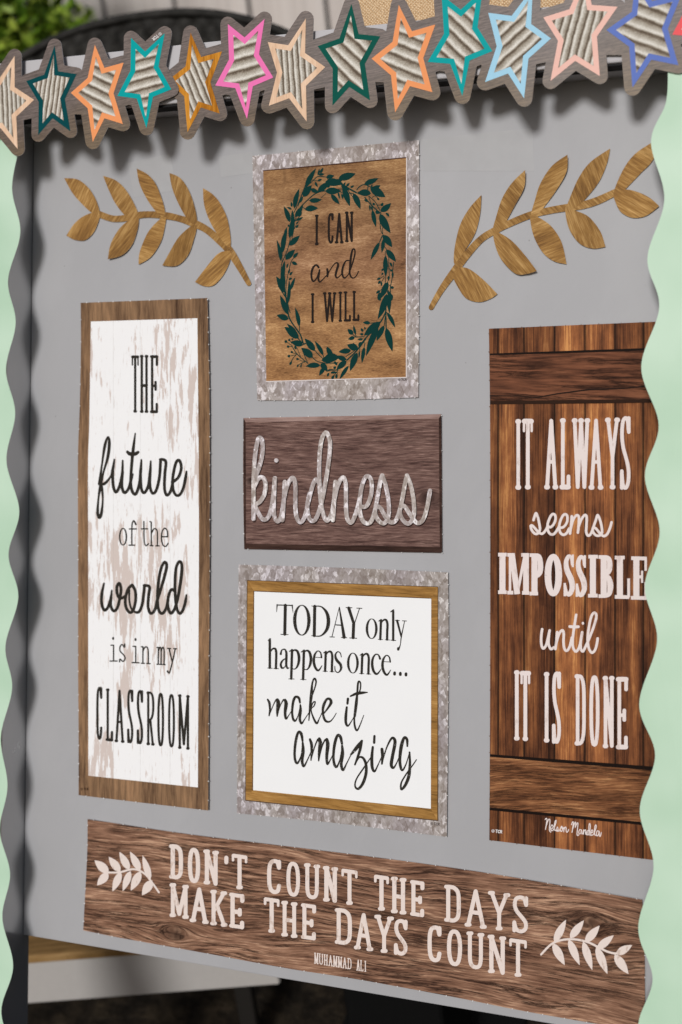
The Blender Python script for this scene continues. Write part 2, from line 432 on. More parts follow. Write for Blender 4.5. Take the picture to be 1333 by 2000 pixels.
# ------------------------------------------------------------------ the display board
XL = lambda y: 66.0 - (y - 300) * (20.0/1530)
XR = lambda y: 1350.0 - (y - 300) * (16.0/1530)
D_ = .074
bd = Thing('display_board', 'grey metal display board with raised rim, leaning back, covered in paper posters', 'display board', 690, 1930, 0)
def uv(px, py, n=0): p = P(px, py, n); return (p.x, p.y)
VB = -ZO / CP + .01
tl, bl = uv(XL(170), 170), uv(XL(1830), 1826); br = uv(XR(2030), 2043); tr = uv(XR(60), 40)
VT = uv(66, 123-.1035*66+22, D_)[1]
bd.solid('panel', [tl, bl, br, tr], -.018, 0, M_BOARD, .0015)
lo = uv(XL(2000), 2000); dv = (tl[0]-lo[0])/(tl[1]-lo[1])
lt = (tl[0]-.0005, tl[1]); lb = (lo[0]-dv*(lo[1]-VB)-.0005, VB)
bd.solid('side_panel', [(lt[0]-.10, VT), (lb[0]-.10, lb[1]), lb, (lt[0], VT)], -.02, D_-.001, M_SIDE, .002)
ro = uv(XR(2000), 2000); dv2 = (tr[0]-ro[0])/(tr[1]-ro[1]); rb = (ro[0]-dv2*(ro[1]-VB)+.0005, VB); rt = (tr[0]+.0005, tr[1])
bd.solid('side_panel', [(rt[0], rt[1]-.02), rb, (rb[0]+.10, rb[1]), (rt[0]+.10, rt[1]-.02)], -.02, D_-.001, M_SIDE, .002)
topy = lambda x: 123 - .1035*x; boty = lambda x: 233 - .0922*x
xs = [-100, 200, 500, 800, 1100, 1500]
ring = [uv(x, topy(x), D_) for x in xs[::-1]] + [uv(x, boty(x), D_) for x in xs]
bd.solid('top_rail', ring, -.0195, D_, M_RAIL, .003)
xg = [-100, 1500]
ring = [uv(x, boty(x)+1.2, D_-.002) for x in xg[::-1]] + [uv(x, boty(x)+5.5, D_-.002) for x in xg]
bd.solid('rail_shade_strip', ring, D_-.03, D_-.004, m_plain('rail_shade_black', (.02, .02, .021), .5), .001)  # black strip added to stand in for shade along the rail's lower edge

# clear tape left on the panel
_t = NG('clear_tape', .5, .2); _t.base(_t.ramp(_t.noise(_t.coords(), 30, 3), [(.3, C(161, 161, 162)), (.7, C(166, 166, 167))])); M_TAPE = _t.m
for q, lab in (([(250, 318), (333, 300), (345, 372), (262, 386)], 'strip of clear tape on the grey panel above the left gold laurel'),
               ([(428, 306), (494, 296), (495, 338), (432, 346)], 'small clear tape square left of the wreath poster'),
               ([(824, 272), (1040, 250), (1044, 334), (826, 334)], 'wide clear tape patch on the panel between wreath poster and right gold laurel')):
    t = Thing('tape_strip', lab, 'tape', q[3][0], q[3][1], .0003, 'tape strips on the panel')
    t.sheet('film', [q[0], q[1]], [q[3], q[2]], [q[0], q[3]], [q[1], q[2]], M_TAPE, flat0, .00025, 6, 6, thick=.0002)

# ------------------------------------------------------------------ scalloped mint borders
_m = NG('mint_card', .5, .3); _m.base(_m.ramp(_m.noise(_m.coords((1, 1, 1)), 6, 2), [(.36, C(176, 206, 180)), (.64, C(191, 217, 194))])); M_MINT = _m.m
_m = NG('mint_edge', .6, .3); _m.base(C(215, 232, 210)); M_MINTE = _m.m
LW = [(48, 190), (40, 275), (24, 367), (40, 454), (16, 548), (31, 630), (12, 722), (30, 807), (13, 900), (38, 998), (17, 1083), (36, 1166), (11, 1262), (24, 1344), (2, 1440), (15, 1535), (0, 1622), (20, 1707), (5, 1792), (26, 1887), (3, 1974), (22, 2060), (2, 2150)]
RW = [(1305, 130), (1301, 200), (1272, 277), (1298, 389), (1265, 504), (1288, 600), (1253, 717), (1287, 830), (1260, 930), (1289, 1039), (1260, 1145), (1284, 1251), (1249, 1375), (1280, 1475), (1250, 1582), (1277, 1692), (1247, 1812), (1275, 1912), (1247, 2005), (1272, 2110)]
def wobble(x, y): return .0035*math.sin(y/170.+1)
lbd = Thing('scalloped_border', 'mint green scalloped card strip up the left edge of the board', 'border strip', 20, 2100, D_, 'scalloped mint borders')
bnd = catmull(LW, 6)
lbd.flat('card', [ccw([(-110, 190)] + bnd + [(-110, 2150)])], M_MINT, lambda x, y: D_+.0022+.001*math.sin(y/200.), 0, .0006, M_MINTE)
rbd = Thing('scalloped_border', 'mint green scalloped card strip down the right edge of the board', 'border strip', 1300, 2060, D_, 'scalloped mint borders')
bnd = catmull(RW, 6)
rbd.flat('card', [ccw(bnd + [(1425, 2110), (1455, 130)])], M_MINT, lambda x, y: D_+.003+.0012*math.sin(y/160.), 0, .0006, M_MINTE)

# ------------------------------------------------------------------ star borders
ZA, ZB, ZC, ZD, ZE, ZF = (0, 50, 5.332), (220, 20, 5.796), (410, 10, 5.554), (610, 0, 5.332), (830, 0, 5.332), (1050, 0, 4.710)
zz = lambda z, L: [zt(z, x, y) for x, y in L]
s6 = zz(ZC, [(1043, 145), (1035, 520), (1253, 672), (1045, 875), (1052, 1262), (862, 1010), (642, 1092), (730, 730), (630, 400), (852, 435)])
s0 = [(29+(x-597.8)*.95+(y-36.1)*.022, 109+(y-36.1)*.905) for x, y in s6]
s1 = zz(ZA, [(572, 205), (608, 475), (800, 505), (678, 765), (735, 1100), (550, 965), (400, 1140), (405, 795), (275, 578), (462, 510)])
s2 = zz(ZA, [(990, 200), (1090, 440), (1290, 385), (1185, 705), (1282, 1025), (1090, 965), (968, 1210), (915, 860), (740, 700), (915, 545)])
s3 = zz(ZB, [(210, 312), (370, 465), (592, 260), (522, 638), (668, 895), (460, 980), (385, 1335), (275, 1000), (55, 970), (205, 680)])
s4 = zz(ZB, [(885, 255), (1005, 530), (1240, 465), (1110, 815), (1215, 1170), (1000, 1100), (850, 1380), (812, 975), (627, 795), (828, 635)])
s5 = zz(ZC, [(197, 205), (378, 350), (595, 150), (535, 535), (690, 785), (468, 880), (405, 1235), (278, 900), (60, 872), (210, 590)])
s7 = zz(ZD, [(410, 40), (485, 355), (710, 378), (550, 665), (603, 1045), (388, 905), (212, 1100), (215, 715), (58, 480), (285, 400)])
s8 = zz(ZD, [(903, 50), (1040, 325), (1283, 255), (1158, 605), (1253, 960), (1020, 897), (865, 1170), (822, 785), (620, 610), (838, 435)])
s9 = zz(ZE, [(175, -55), (375, 100), (605, -110), (550, 285), (705, 532), (468, 630), (392, 1000), (265, 665), (30, 645), (200, 350)])
s10 = zz(ZE, [(1126, -127), (1108, 250), (1315, 400), (1080, 610), (1035, 1025), (868, 765), (628, 855), (750, 480), (662, 133), (905, 165)])
s11 = zz(ZF, [(437, -240), (500, 45), (738, 62), (548, 335), (575, 700), (348, 560), (120, 745), (190, 375), (55, 160), (295, 85)])
s12 = zz(ZF, [(905, -215), (1055, 10), (1330, -60), (1200, 265), (1297, 600), (1048, 548), (875, 805), (845, 430), (635, 275), (870, 108)])
s13 = [(1313.7+(x-420.8)*1.12-(y-167)*.0, 67.5+(y-167)*1.12-(x-420.8)*.04) for x, y in s5]
TEAL, DTEAL, CORAL, GOLD, PINK, BEIGE, LBLUE, PEACH, BLUE, RED = C(0, 158, 158), C(4, 70, 74), C(250, 152, 98), C(196, 132, 40), C(242, 118, 178), C(226, 190, 158), C(160, 206, 228), C(242, 188, 174), C(96, 118, 188), C(240, 92, 96)
def m_back(name, shift):
    g = NG(name, .45, .35)
    X, Y, _ = g.sep(g.coords())
    def f(a, b, det, ro, s=0):
        c = g.n('ShaderNodeCombineXYZ'); g.L(g.math('MULTIPLY', X, a), c.inputs[0]); g.L(g.math('MULTIPLY', g.math('ADD', Y, g.math('MULTIPLY', X, -.11)), b), c.inputs[1]); c.inputs[2].default_value = s+shift
        return g.noise(c.outputs[0], 1.0, det, ro)
    v = g.math('ADD', g.math('MULTIPLY', f(25, 340, 5, .7), .6), g.math('MULTIPLY', f(120, 900, 3, .6, 4), .4))
    tone = g.ramp(g.math('ADD', g.math('MULTIPLY', Y, 5.5), g.noise(g.coords(), 7, 2)), [(.2, C(120, 101, 72)), (.7, C(101, 86, 72)), (.95, C(104, 92, 86))])
    g.base(g.mix(1.0, tone, g.ramp(v, [(.38, .5), (.5, .95), (.62, 1.45)]), 'MULTIPLY')); return g.m
def star_strip(label, stars, nb, shift, px0, extra_left=None, extra_right=None):
    t = Thing('star_border', label, 'border strip', px0[0], px0[1], nb, 'die-cut star borders along the top')
    bm = m_back('weathered_wood_print', shift)
    nf = lambda x, y: nb + .0018*math.sin(x/70.) + .003*((y-150)/110.)**2*(1 if y > 150 else .3)
    polys = []; cs = []
    for st, *_ in stars:
        cx = sum(p[0] for p in st)/10; cy = sum(p[1] for p in st)/10; h = max(p[1] for p in st)-min(p[1] for p in st)
        r = .075*h; cs.append((cx, cy, h))
        polys.append(ccw(list(st))); polys += ribbon([(x, y, r) for x, y in st+[st[0]]], False)
        for i, (x, y) in enumerate(st): polys.append(disc(x, y, r, 14))
    if extra_left: cs = [extra_left] + cs
    if extra_right: cs = cs + [extra_right]
    for (x0, y0, h0), (x1, y1, h1) in zip(cs, cs[1:]):
        a, b = .225*h0, .225*h1
        polys.append(ccw([(x0, y0-a), (x0, y0+a), (x1, y1+b), (x1, y1-b)]))
    t.flat('backing', polys, bm, nf, 0, .0013, WHITE_EDGE)
    for k, (st, name, mat, corr) in enumerate(stars):
        h = cs[k][2] if not extra_left else cs[k+1][2]
        ob = t.flat('star', [ccw(list(st))], mat, nf, .0003, label=name)
        q = inset(st, .051*h)
        t.flat('star_centre', [q], corr, nf, .0006, parent=ob, label=None)
    return t
pl = lambda n, c, **k: m_plain(n, c, .45, .05, 150)
gw = m_wood('gold_wood_star', [C(140, 84, 20), C(190, 125, 38), C(214, 150, 58)], 1, 1.6, fleck=.5, dark_lines=.3)
bw = m_wood('beige_wood_star', [C(208, 170, 140), C(224, 190, 160), C(234, 204, 178)], 1, 2.0, fleck=.3, dark_lines=.1)
dt = m_plain('dark_teal_star', DTEAL, .4, .12, 30); dg = m_plain('dark_green_star', C(10, 84, 72), .4, .1, 30)
cr = lambda a, p=.0132: m_corr('corrugated_print', a, p)
g1 = [(s0, 'beige wood-grain star outline, half out of frame at far left', bw, cr(86, .0093)), (s1, 'dark teal star outline with upright ridges', dt, cr(98, .0093)),
      (s2, 'coral star outline at the left end of the border', pl('coral_star', CORAL), cr(28, .0163)), (s3, 'teal upside-down star outline overlapping the next strip', pl('teal_star', TEAL), cr(-8, .0163))]
g2 = [(s4, 'golden wood-grain star outline', gw, cr(66, .011)), (s5, 'pink upside-down star outline', pl('pink_star', PINK), cr(-8, .0184)), (s6, 'beige wood-grain star outline', bw, cr(86, .0096)),
      (s7, 'dark green star outline', dg, cr(45, .016)), (s8, 'coral star outline right of the dark green star', pl('coral_star', CORAL), cr(27, .0167)), (s9, 'teal upside-down star outline cut by the top of the photo', pl('teal_star', TEAL), cr(46, .0155)),
      (s10, 'light blue star outline', pl('light_blue_star', LBLUE), cr(-38, .0150)), (s11, 'pale pink star outline', pl('pale_pink_star', PEACH), cr(105, .0112)), (s12, 'periwinkle blue star outline', pl('periwinkle_star', BLUE), cr(27, .0165)), (s13, 'red star outline at far right', pl('red_star', RED), cr(-8, .0145))]
A = star_strip('short die-cut star border end at top left, its teal star lying over the longer strip', g1, D_+.0115, 0.0, (180, 290), extra_left=(-60, 215, 175))
B = star_strip('long die-cut star border running from the golden star to the top right corner', g2, D_+.008, 5.0, (800, 230))
ink_w = m_ink('small_white_print', C(225, 222, 220))
nfA = lambda x, y: D_+.0115 + .0018*math.sin(x/70.) + .001
def tiny(t, cx, cy, ang, h, mat, nf, off=.0004, parent=None):
    """ (c) TCR in tiny strokes"""
    P_ = []
    ca, sa = math.cos(ang), math.sin(ang); tr_ = lambda x, y: (cx+(x*ca-y*sa)*h, cy+(x*sa+y*ca)*h)
    def st(pts, k='l', r=.11): return ribbon([(*tr_(x, y), r*h) for x, y in (catmull(pts, .2) if k == 'c' else pts)])
    P_ += st([(.5+.5*math.cos(a*.7854), .5+.5*math.sin(a*.7854)) for a in range(9)], r=.07)
    P_ += st([(.66, .35), (.45, .3), (.35, .5), (.45, .7), (.66, .65)], r=.07)
    P_ += st([(1.4, 0), (2.1, 0)]) + st([(1.75, 0), (1.75, 1)])
    P_ += st([(2.85, .15), (2.55, 0), (2.3, .3), (2.3, .7), (2.55, 1), (2.85, .85)])
    P_ += st([(3.1, 1), (3.1, 0), (3.5, 0), (3.65, .25), (3.5, .5), (3.1, .5)]) + st([(3.4, .5), (3.7, 1)])
    t.flat('small_print', P_, mat, nf, off, parent=parent)
tiny(A, 317, 67, R_(143), 5.5, ink_w, nfA)

# ------------------------------------------------------------------ slab letters
GL = {
 'I': [('l', [(.5, 0), (.5, 1)]), ('s', (.5, 0)), ('s', (.5, 1))],
 'T': [('l', [(.5, 0), (.5, 1)]), ('t', [(.06, 0), (.94, 0)]), ('d', [(.02, 0), (.02, .15)]), ('d', [(.98, 0), (.98, .15)]), ('s', (.5, 1))],
 'H': [('l', [(.18, 0), (.18, 1)]), ('l', [(.82, 0), (.82, 1)]), ('t', [(.18, .53), (.82, .53)]), ('s', (.18, 0)), ('s', (.82, 0)), ('s', (.18, 1)), ('s', (.82, 1))],
 'E': [('l', [(.2, 0), (.2, 1)]), ('t', [(.08, 0), (.95, 0)]), ('l', [(.95, 0), (.95, .15)]), ('l', [(.2, .53), (.72, .53)]), ('l', [(.75, .46), (.75, .6)]), ('t', [(.08, 1), (.92, 1)]), ('l', [(.93, 1), (.93, .86)])],
 'C': [('c', [(.92, .17), (.8, .02), (.5, 0), (.2, .07), (.06, .28), (.06, .72), (.2, .93), (.5, 1), (.82, .95), (.94, .78)]), ('l', [(.94, 0), (.94, .19)])],
 'L': [('l', [(.22, 0), (.22, 1)]), ('s', (.22, 0)), ('t', [(.1, 1), (.92, 1)]), ('l', [(.94, 1), (.94, .84)])],
 'A': [('l', [(.5, 0), (.13, 1)]), ('l', [(.5, 0), (.87, 1)]), ('l', [(.26, .62), (.74, .62)]), ('s', (.12, 1)), ('s', (.88, 1))],
 'S': [('c', [(.9, .17), (.78, .03), (.5, 0), (.2, .06), (.1, .24), (.25, .42), (.6, .57), (.88, .72), (.9, .88), (.7, .98), (.45, 1), (.2, .95), (.08, .8)]), ('l', [(.93, 0), (.93, .2)]), ('l', [(.07, .76), (.07, 1)])],
 'R': [('l', [(.2, 0), (.2, 1)]), ('c', [(.2, 0), (.6, 0), (.88, .1), (.9, .35), (.65, .5), (.2, .53)]), ('l', [(.5, .53), (.85, 1)]), ('s', (.2, 0)), ('s', (.2, 1)), ('s', (.87, 1))],
 'O': [('o', None)],
 'M': [('l', [(.12, 0), (.12, 1)]), ('l', [(.88, 0), (.88, 1)]), ('l', [(.12, 0), (.5, .93)]), ('l', [(.5, .93), (.88, 0)]), ('s', (.12, 0)), ('s', (.88, 0)), ('s', (.12, 1)), ('s', (.88, 1))],
 'W': [('l', [(.08, 0), (.28, 1)]), ('l', [(.28, 1), (.5, .02)]), ('l', [(.5, .02), (.72, 1)]), ('l', [(.72, 1), (.92, 0)]), ('s', (.08, 0)), ('s', (.92, 0)), ('s', (.5, 0))],
 'Y': [('l', [(.12, 0), (.5, .55)]), ('l', [(.88, 0), (.5, .55)]), ('l', [(.5, .55), (.5, 1)]), ('s', (.1, 0)), ('s', (.9, 0)), ('s', (.5, 1))],
 'N': [('l', [(.16, 0), (.16, 1)]), ('l', [(.84, 0), (.84, 1)]), ('l', [(.16, 0), (.84, 1)]), ('s', (.14, 0)), ('s', (.84, 0)), ('s', (.16, 1))],
 'D': [('l', [(.18, 0), (.18, 1)]), ('c', [(.18, 0), (.6, .01), (.88, .15), (.93, .5), (.88, .85), (.6, .99), (.18, 1)]), ('s', (.14, 0)), ('s', (.14, 1))],
 'U': [('c', [(.13, 0), (.13, .4), (.14, .78), (.25, .95), (.5, 1), (.75, .95), (.86, .78), (.87, .4), (.87, 0)]), ('s', (.13, 0)), ('s', (.87, 0))],
 'K': [('l', [(.17, 0), (.17, 1)]), ('l', [(.85, 0), (.17, .62)]), ('l', [(.4, .42), (.87, 1)]), ('s', (.17, 0)), ('s', (.17, 1)), ('s', (.85, 0)), ('s', (.87, 1))],
 "'": [('l', [(.5, .2), (.5, .8)])],
}
def word(z, boxes, r, rs, hs):
    """boxes: (char, x0, x1, y0, y1[, skew]) zoomed px; r stroke radius, rs serif radius, hs serif half length (zoomed px)"""
    out = []; sc = z[2]
    for bx in boxes:
        ch, x0, x1, y0, y1 = bx[:5]; sk = bx[5] if len(bx) > 5 else 0.0
        x0 += rs*.7; x1 -= rs*.7; y0 += rs; y1 -= rs
        def m(p, dx=0): x = x0+(x1-x0)*p[0]+dx; return zt(z, x, y0+(y1-y0)*p[1]+sk*(p[0]-.5)*(x1-x0))
        jr = r*random.uniform(.96, 1.05)
        for k, d in GL[ch]:
            if k == 'l': out += ribbon([(*m(p), jr/sc) for p in d])
            elif k == 'd': out += ribbon([(*m(p), jr*.62/sc) for p in d])
            elif k == 't': out += ribbon([(*m(p), rs/sc) for p in d])
            elif k == 'c': out += ribbon(catmull([(*m(p), jr/sc) for p in d], 2.5))
            elif k == 's': out += ribbon([(*m(d, -hs), rs/sc), (*m(d, hs), rs/sc)])
            elif k == 'o':
                q = []
                for i in range(29):
                    a = 2*math.pi*i/28; cx = math.copysign(abs(math.cos(a))**.75, math.cos(a)); cy = math.copysign(abs(math.sin(a))**.9, math.sin(a))
                    q.append((*m((.5+.44*cx, .5+.5*cy)), jr/sc))
                out += ribbon(q)
    return out
def strokes(z, r, lst, kind='c'):
    out = []
    for s_ in lst:
        if s_ and isinstance(s_[0], str): out += stroke(s_[0], s_[1], r, z)
        else: out += stroke(kind, s_, r, z)
    return out

def curl(x0, x1, y0, y1, n0=.0015, r=.003, l=.001, b=.001, t=.0005, wav=.0):
    def nf(x, y):
        a = min(1.05, max(-.05, (x-x0)/(x1-x0))); c = min(1.05, max(-.05, (y-y0)/(y1-y0)))
        return n0 + r*max(0, a)**4 + l*max(0, 1-a)**4 + b*max(0, c)**5 + t*max(0, 1-c)**5 + wav*math.sin(a*9+1)*max(0, c)**2
    return nf

# ------------------------------------------------------------------ gold laurels
def laurel(label, z, leaves, stem, px0, rots):
    t = Thing('laurel_cutout', label, 'laurel cutout', px0[0], px0[1], 0, 'gold laurel cutouts')
    mats = [m_wood('gold_wood_print', [C(110, 78, 44, k), C(150, 112, 62, k), C(194, 156, 100, k)], 0, 1.5, rot=R_(a), fleck=.7, dark_lines=.25, rough=.36) for a, k in rots]
    t.flat('stem', stroke('c', stem, 18, z), mats[1], lambda x, y: .0022, 0, .0007, WHITE_EDGE)
    for k, (tip, ring) in enumerate(leaves):
        pts = zz(z, ring); tp = zt(z, *tip); bs = max(pts, key=lambda p: math.hypot(p[0]-tp[0], p[1]-tp[1])); L = math.hypot(bs[0]-tp[0], bs[1]-tp[1])
        lift = random.choice([.001, .002, .004, .007])
        ti = min(range(len(pts)), key=lambda i: math.hypot(pts[i][0]-tp[0], pts[i][1]-tp[1]))
        seq = pts[ti:]+pts[:ti+1]
        sm = catmull(seq, 4)[:-1]
        nf = (lambda tp, L, lift: (lambda x, y: .0024 + lift*max(0, 1-math.hypot(x-tp[0], y-tp[1])/L)**2))(tp, L, lift)
        t.flat('leaf', [ccw(sm)], mats[k % len(mats)], nf, 0, .0007, WHITE_EDGE)
ZL = (100, 300, 3.174)
Lv = [((82, 152), [(82, 152), (130, 240), (190, 310), (250, 365), (290, 372), (300, 352), (275, 280), (230, 210), (165, 160)]),
 ((323, 138), [(323, 138), (360, 230), (400, 310), (460, 385), (510, 400), (537, 370), (510, 300), (460, 220), (400, 165)]),
 ((531, 92), [(531, 92), (550, 190), (600, 290), (660, 370), (695, 390), (706, 355), (690, 290), (650, 190), (600, 130)]),
 ((734, 120), [(734, 120), (750, 210), (790, 310), (845, 405), (890, 440), (905, 405), (885, 310), (850, 220), (800, 150)]),
 ((942, 214), [(942, 214), (950, 320), (985, 420), (1040, 512), (1100, 580), (1115, 545), (1095, 410), (1050, 310), (1000, 250)]),
 ((95, 508), [(95, 508), (140, 440), (190, 395), (250, 368), (295, 368), (302, 395), (270, 480), (215, 535), (150, 535)]),
 ((352, 655), [(352, 655), (370, 560), (420, 470), (480, 415), (535, 390), (545, 410), (535, 480), (500, 570), (440, 630)]),
 ((543, 688), [(543, 688), (550, 610), (600, 490), (665, 415), (700, 395), (713, 400), (705, 460), (680, 550), (620, 640)]),
 ((690, 694), [(690, 694), (730, 620), (790, 520), (860, 455), (895, 440), (903, 460), (890, 520), (850, 630), (780, 695)]),
 ((893, 796), [(893, 796), (950, 720), (1030, 625), (1085, 603), (1115, 610), (1108, 670), (1070, 750), (1010, 815), (950, 822)])]
laurel('gold wood-print laurel branch left of the wreath poster, stem curving down right', ZL, Lv,
  [(298, 375, 20), (380, 403, 20), (460, 400, 20), (540, 382, 21), (610, 377, 20), (710, 384, 22), (800, 403, 20), (880, 430, 24), (960, 468, 22), (1040, 535, 23), (1105, 600, 25), (1165, 695, 21), (1226, 805, 15)], (400, 560),
  [(-62, 1.0), (-50, .92), (20, 1.05), (-75, .85), (-35, 1.1)])
ZR = (820, 260, 2.666)
Rv = [((322, 322), [(322, 322), (260, 390), (210, 480), (182, 600), (180, 680), (205, 655), (240, 605), (290, 520), (315, 420)]),
 ((550, 192), [(550, 192), (480, 260), (430, 340), (400, 430), (380, 510), (405, 515), (440, 478), (500, 370), (545, 280)]),
 ((770, 112), [(770, 112), (690, 170), (630, 260), (600, 350), (578, 435), (605, 430), (637, 398), (710, 300), (765, 200)]),
 ((992, 80), [(992, 80), (890, 150), (830, 230), (785, 330), (765, 395), (800, 395), (847, 360), (930, 260), (975, 160)]),
 ((1270, 20), [(1270, 20), (1205, 52), (1120, 110), (1060, 190), (1012, 305), (1040, 315), (1070, 293), (1150, 210), (1215, 140)]),
 ((405, 838), [(405, 838), (330, 762), (255, 706), (200, 703), (172, 740), (205, 812), (245, 862), (310, 880), (370, 862)]),
 ((610, 717), [(610, 717), (560, 650), (490, 570), (430, 527), (385, 515), (395, 590), (430, 665), (500, 732), (560, 733)]),
 ((765, 682), [(765, 682), (740, 570), (690, 490), (630, 445), (578, 430), (592, 530), (640, 620), (700, 667)]),
 ((968, 592), [(968, 592), (940, 510), (880, 435), (810, 403), (760, 385), (775, 490), (830, 572), (900, 601)]),
 ((1248, 380), [(1248, 380), (1200, 338), (1140, 308), (1070, 293), (1012, 310), (1020, 360), (1050, 412), (1110, 441), (1180, 430)])]
laurel('gold wood-print laurel branch right of the wreath poster, reaching up to the mint border', ZR, Rv,
  [(60, 908, 13), (110, 820, 16), (170, 735, 20), (240, 640, 20), (320, 552, 18), (400, 503, 18), (480, 465, 18), (580, 425, 18), (680, 402, 18), (770, 387, 19), (850, 375, 20), (930, 350, 20), (1015, 310, 18)], (900, 600),
  [(62, 1.0), (48, .95), (-20, 1.02), (70, .9), (35, 1.08)])

# ------------------------------------------------------------------ poster: THE future of the world
t = Thing('poster', 'tall poster with brown wood border reading THE future of the world is in my CLASSROOM', 'poster', 280, 1568, 0)
nf = curl(153, 411, 585, 1580, .0018, .0045, .0018, .0008, .0008)
t.sheet('card', [(158, 591.5), (280, 587), (405.5, 582)], [(154, 1553), (280, 1568), (407, 1583)], [(158, 591.5), (158.5, 680), (156, 798), (152.6, 900), (153, 1100), (153, 1300), (154, 1430), (154, 1553)],
  [(405.5, 582), (409.5, 761), (410.3, 980), (409.8, 1150), (408.5, 1300), (407, 1583)], m_wood('brown_wood_border', [C(72, 52, 38), C(112, 86, 64), C(138, 108, 80), C(160, 124, 92)], 1, .9, fleck=.5, dark_lines=.35), nf, 0, 20, 48, .0007, WHITE_EDGE, nubs=36)
t.sheet('whitewash_print', [(178, 628), (386, 621.5)], [(173, 1515), (387, 1538)], [(178, 628), (174.8, 831), (172.4, 900), (172.6, 1065), (172.8, 1300), (173, 1515)], [(386, 621.5), (389, 983), (388, 1300), (387, 1538)], m_whitewash('whitewashed_boards_print'), nf, .0003, 16, 40)
BLACK = C(44, 41, 36); ink = m_ink('black_ink', BLACK)
z1, z2, z3 = (140, 570, 4.597), (140, 1000, 4.597), (140, 1300, 4.597)
t.flat('lettering', word(z1, [('T', 536, 608, 570, 1085), ('H', 610, 695, 565, 1088), ('E', 703, 779, 568, 1090)], 10.8, 13.5, 4), ink, nf, .0007)
t.flat('lettering', strokes(z1, 13.5, [
  [(250, 1725), (275, 1540, 9), (300, 1380), (326, 1303, 8), (340, 1350), (327, 1480), (290, 1610, 9), (262, 1730), (242, 1860, 9), (235, 1985), (250, 2027), (268, 1990), (282, 1860, 8), (272, 1760), (262, 1728), (300, 1720), (350, 1660, 9), (370, 1600), (385, 1505, 8)],
  [(385, 1505, 8), (370, 1620), (375, 1740), (398, 1798), (430, 1750), (455, 1640), (460, 1515, 8)], [(458, 1620), (452, 1740), (475, 1803), (515, 1760), (545, 1640)],
  [(573, 1270, 6), (556, 1400), (540, 1560), (532, 1720), (550, 1800, 14), (580, 1812, 14), (610, 1720), (622, 1600), (628, 1508, 8)],
  ('c', [(502, 1437), (525, 1455, 17), (570, 1455, 17), (598, 1440)]),
  [(628, 1510, 8), (620, 1650), (628, 1770), (655, 1803), (690, 1740), (706, 1620), (712, 1520, 8)], [(706, 1620), (704, 1740), (727, 1808, 13), (762, 1780), (790, 1660), (800, 1510)],
  [(798, 1506), (825, 1506), (848, 1530), (838, 1640), (836, 1770), (857, 1826, 13), (890, 1790), (912, 1700)],
  [(905, 1710), (960, 1665), (986, 1580), (970, 1515), (940, 1530), (912, 1650), (910, 1760), (935, 1822, 13), (972, 1822, 13), (1005, 1760), (1026, 1660), (1033, 1612, 8)]]), ink, nf, .0007)
t.flat('lettering', ellipse(z2, 463, 222, 30, 75, 7, 5) + strokes(z2, 6, [
  [(578, 112, 8), (560, 78), (545, 105), (542, 180), (542, 298)], ('l', [(520, 152), (583, 152)]), ('l', [(517, 298), (567, 298)]),
  [(650, 85), (651, 150), (653, 265), (670, 303), (692, 283)], ('l', [(628, 151), (684, 151)]),
  ('l', [(705, 86), (716, 90), (717, 300)]), [(718, 190), (742, 150), (768, 165), (772, 230), (772, 300)], ('l', [(707, 302), (732, 303)]), ('l', [(758, 304), (788, 304)]),
  ('l', [(810, 222), (864, 222)]), [(864, 222), (860, 170), (838, 145), (814, 175), (808, 245), (823, 298), (848, 308), (868, 280)]]), ink, nf, .0007)
t.flat('lettering', strokes(z2, 13.5, [
  [(293, 640, 8), (275, 720), (270, 810), (292, 880), (325, 860), (350, 790), (362, 705, 8)], [(355, 770), (352, 840), (378, 888), (412, 860), (437, 760), (445, 690), (430, 640), (408, 670), (412, 740), (440, 775), (480, 758)],
  [(545, 655), (510, 690, 14), (485, 770), (488, 850), (520, 900), (552, 885), (575, 800), (573, 710), (545, 655)], [(520, 700, 9), (520, 800, 9), (545, 880, 9), (600, 900), (632, 840), (648, 740), (655, 662)],
  [(652, 660), (700, 672), (692, 760), (688, 850), (710, 910), (748, 880), (770, 790)],
  [(765, 810), (800, 700), (840, 560, 14), (855, 480, 14), (838, 450), (810, 490), (785, 600), (772, 750), (780, 870), (812, 912), (848, 870), (865, 800)],
  [(928, 712), (900, 695), (875, 740), (864, 830), (885, 905), (912, 895), (940, 830), (965, 720, 14), (988, 560, 15), (990, 470), (968, 445), (940, 500), (930, 620), (932, 760), (947, 870), (975, 912, 13), (1005, 870), (1024, 800), (1032, 745, 8)]]), ink, nf, .0007)
def serifl(*segs): return [('l', list(s_)) for s_ in segs]
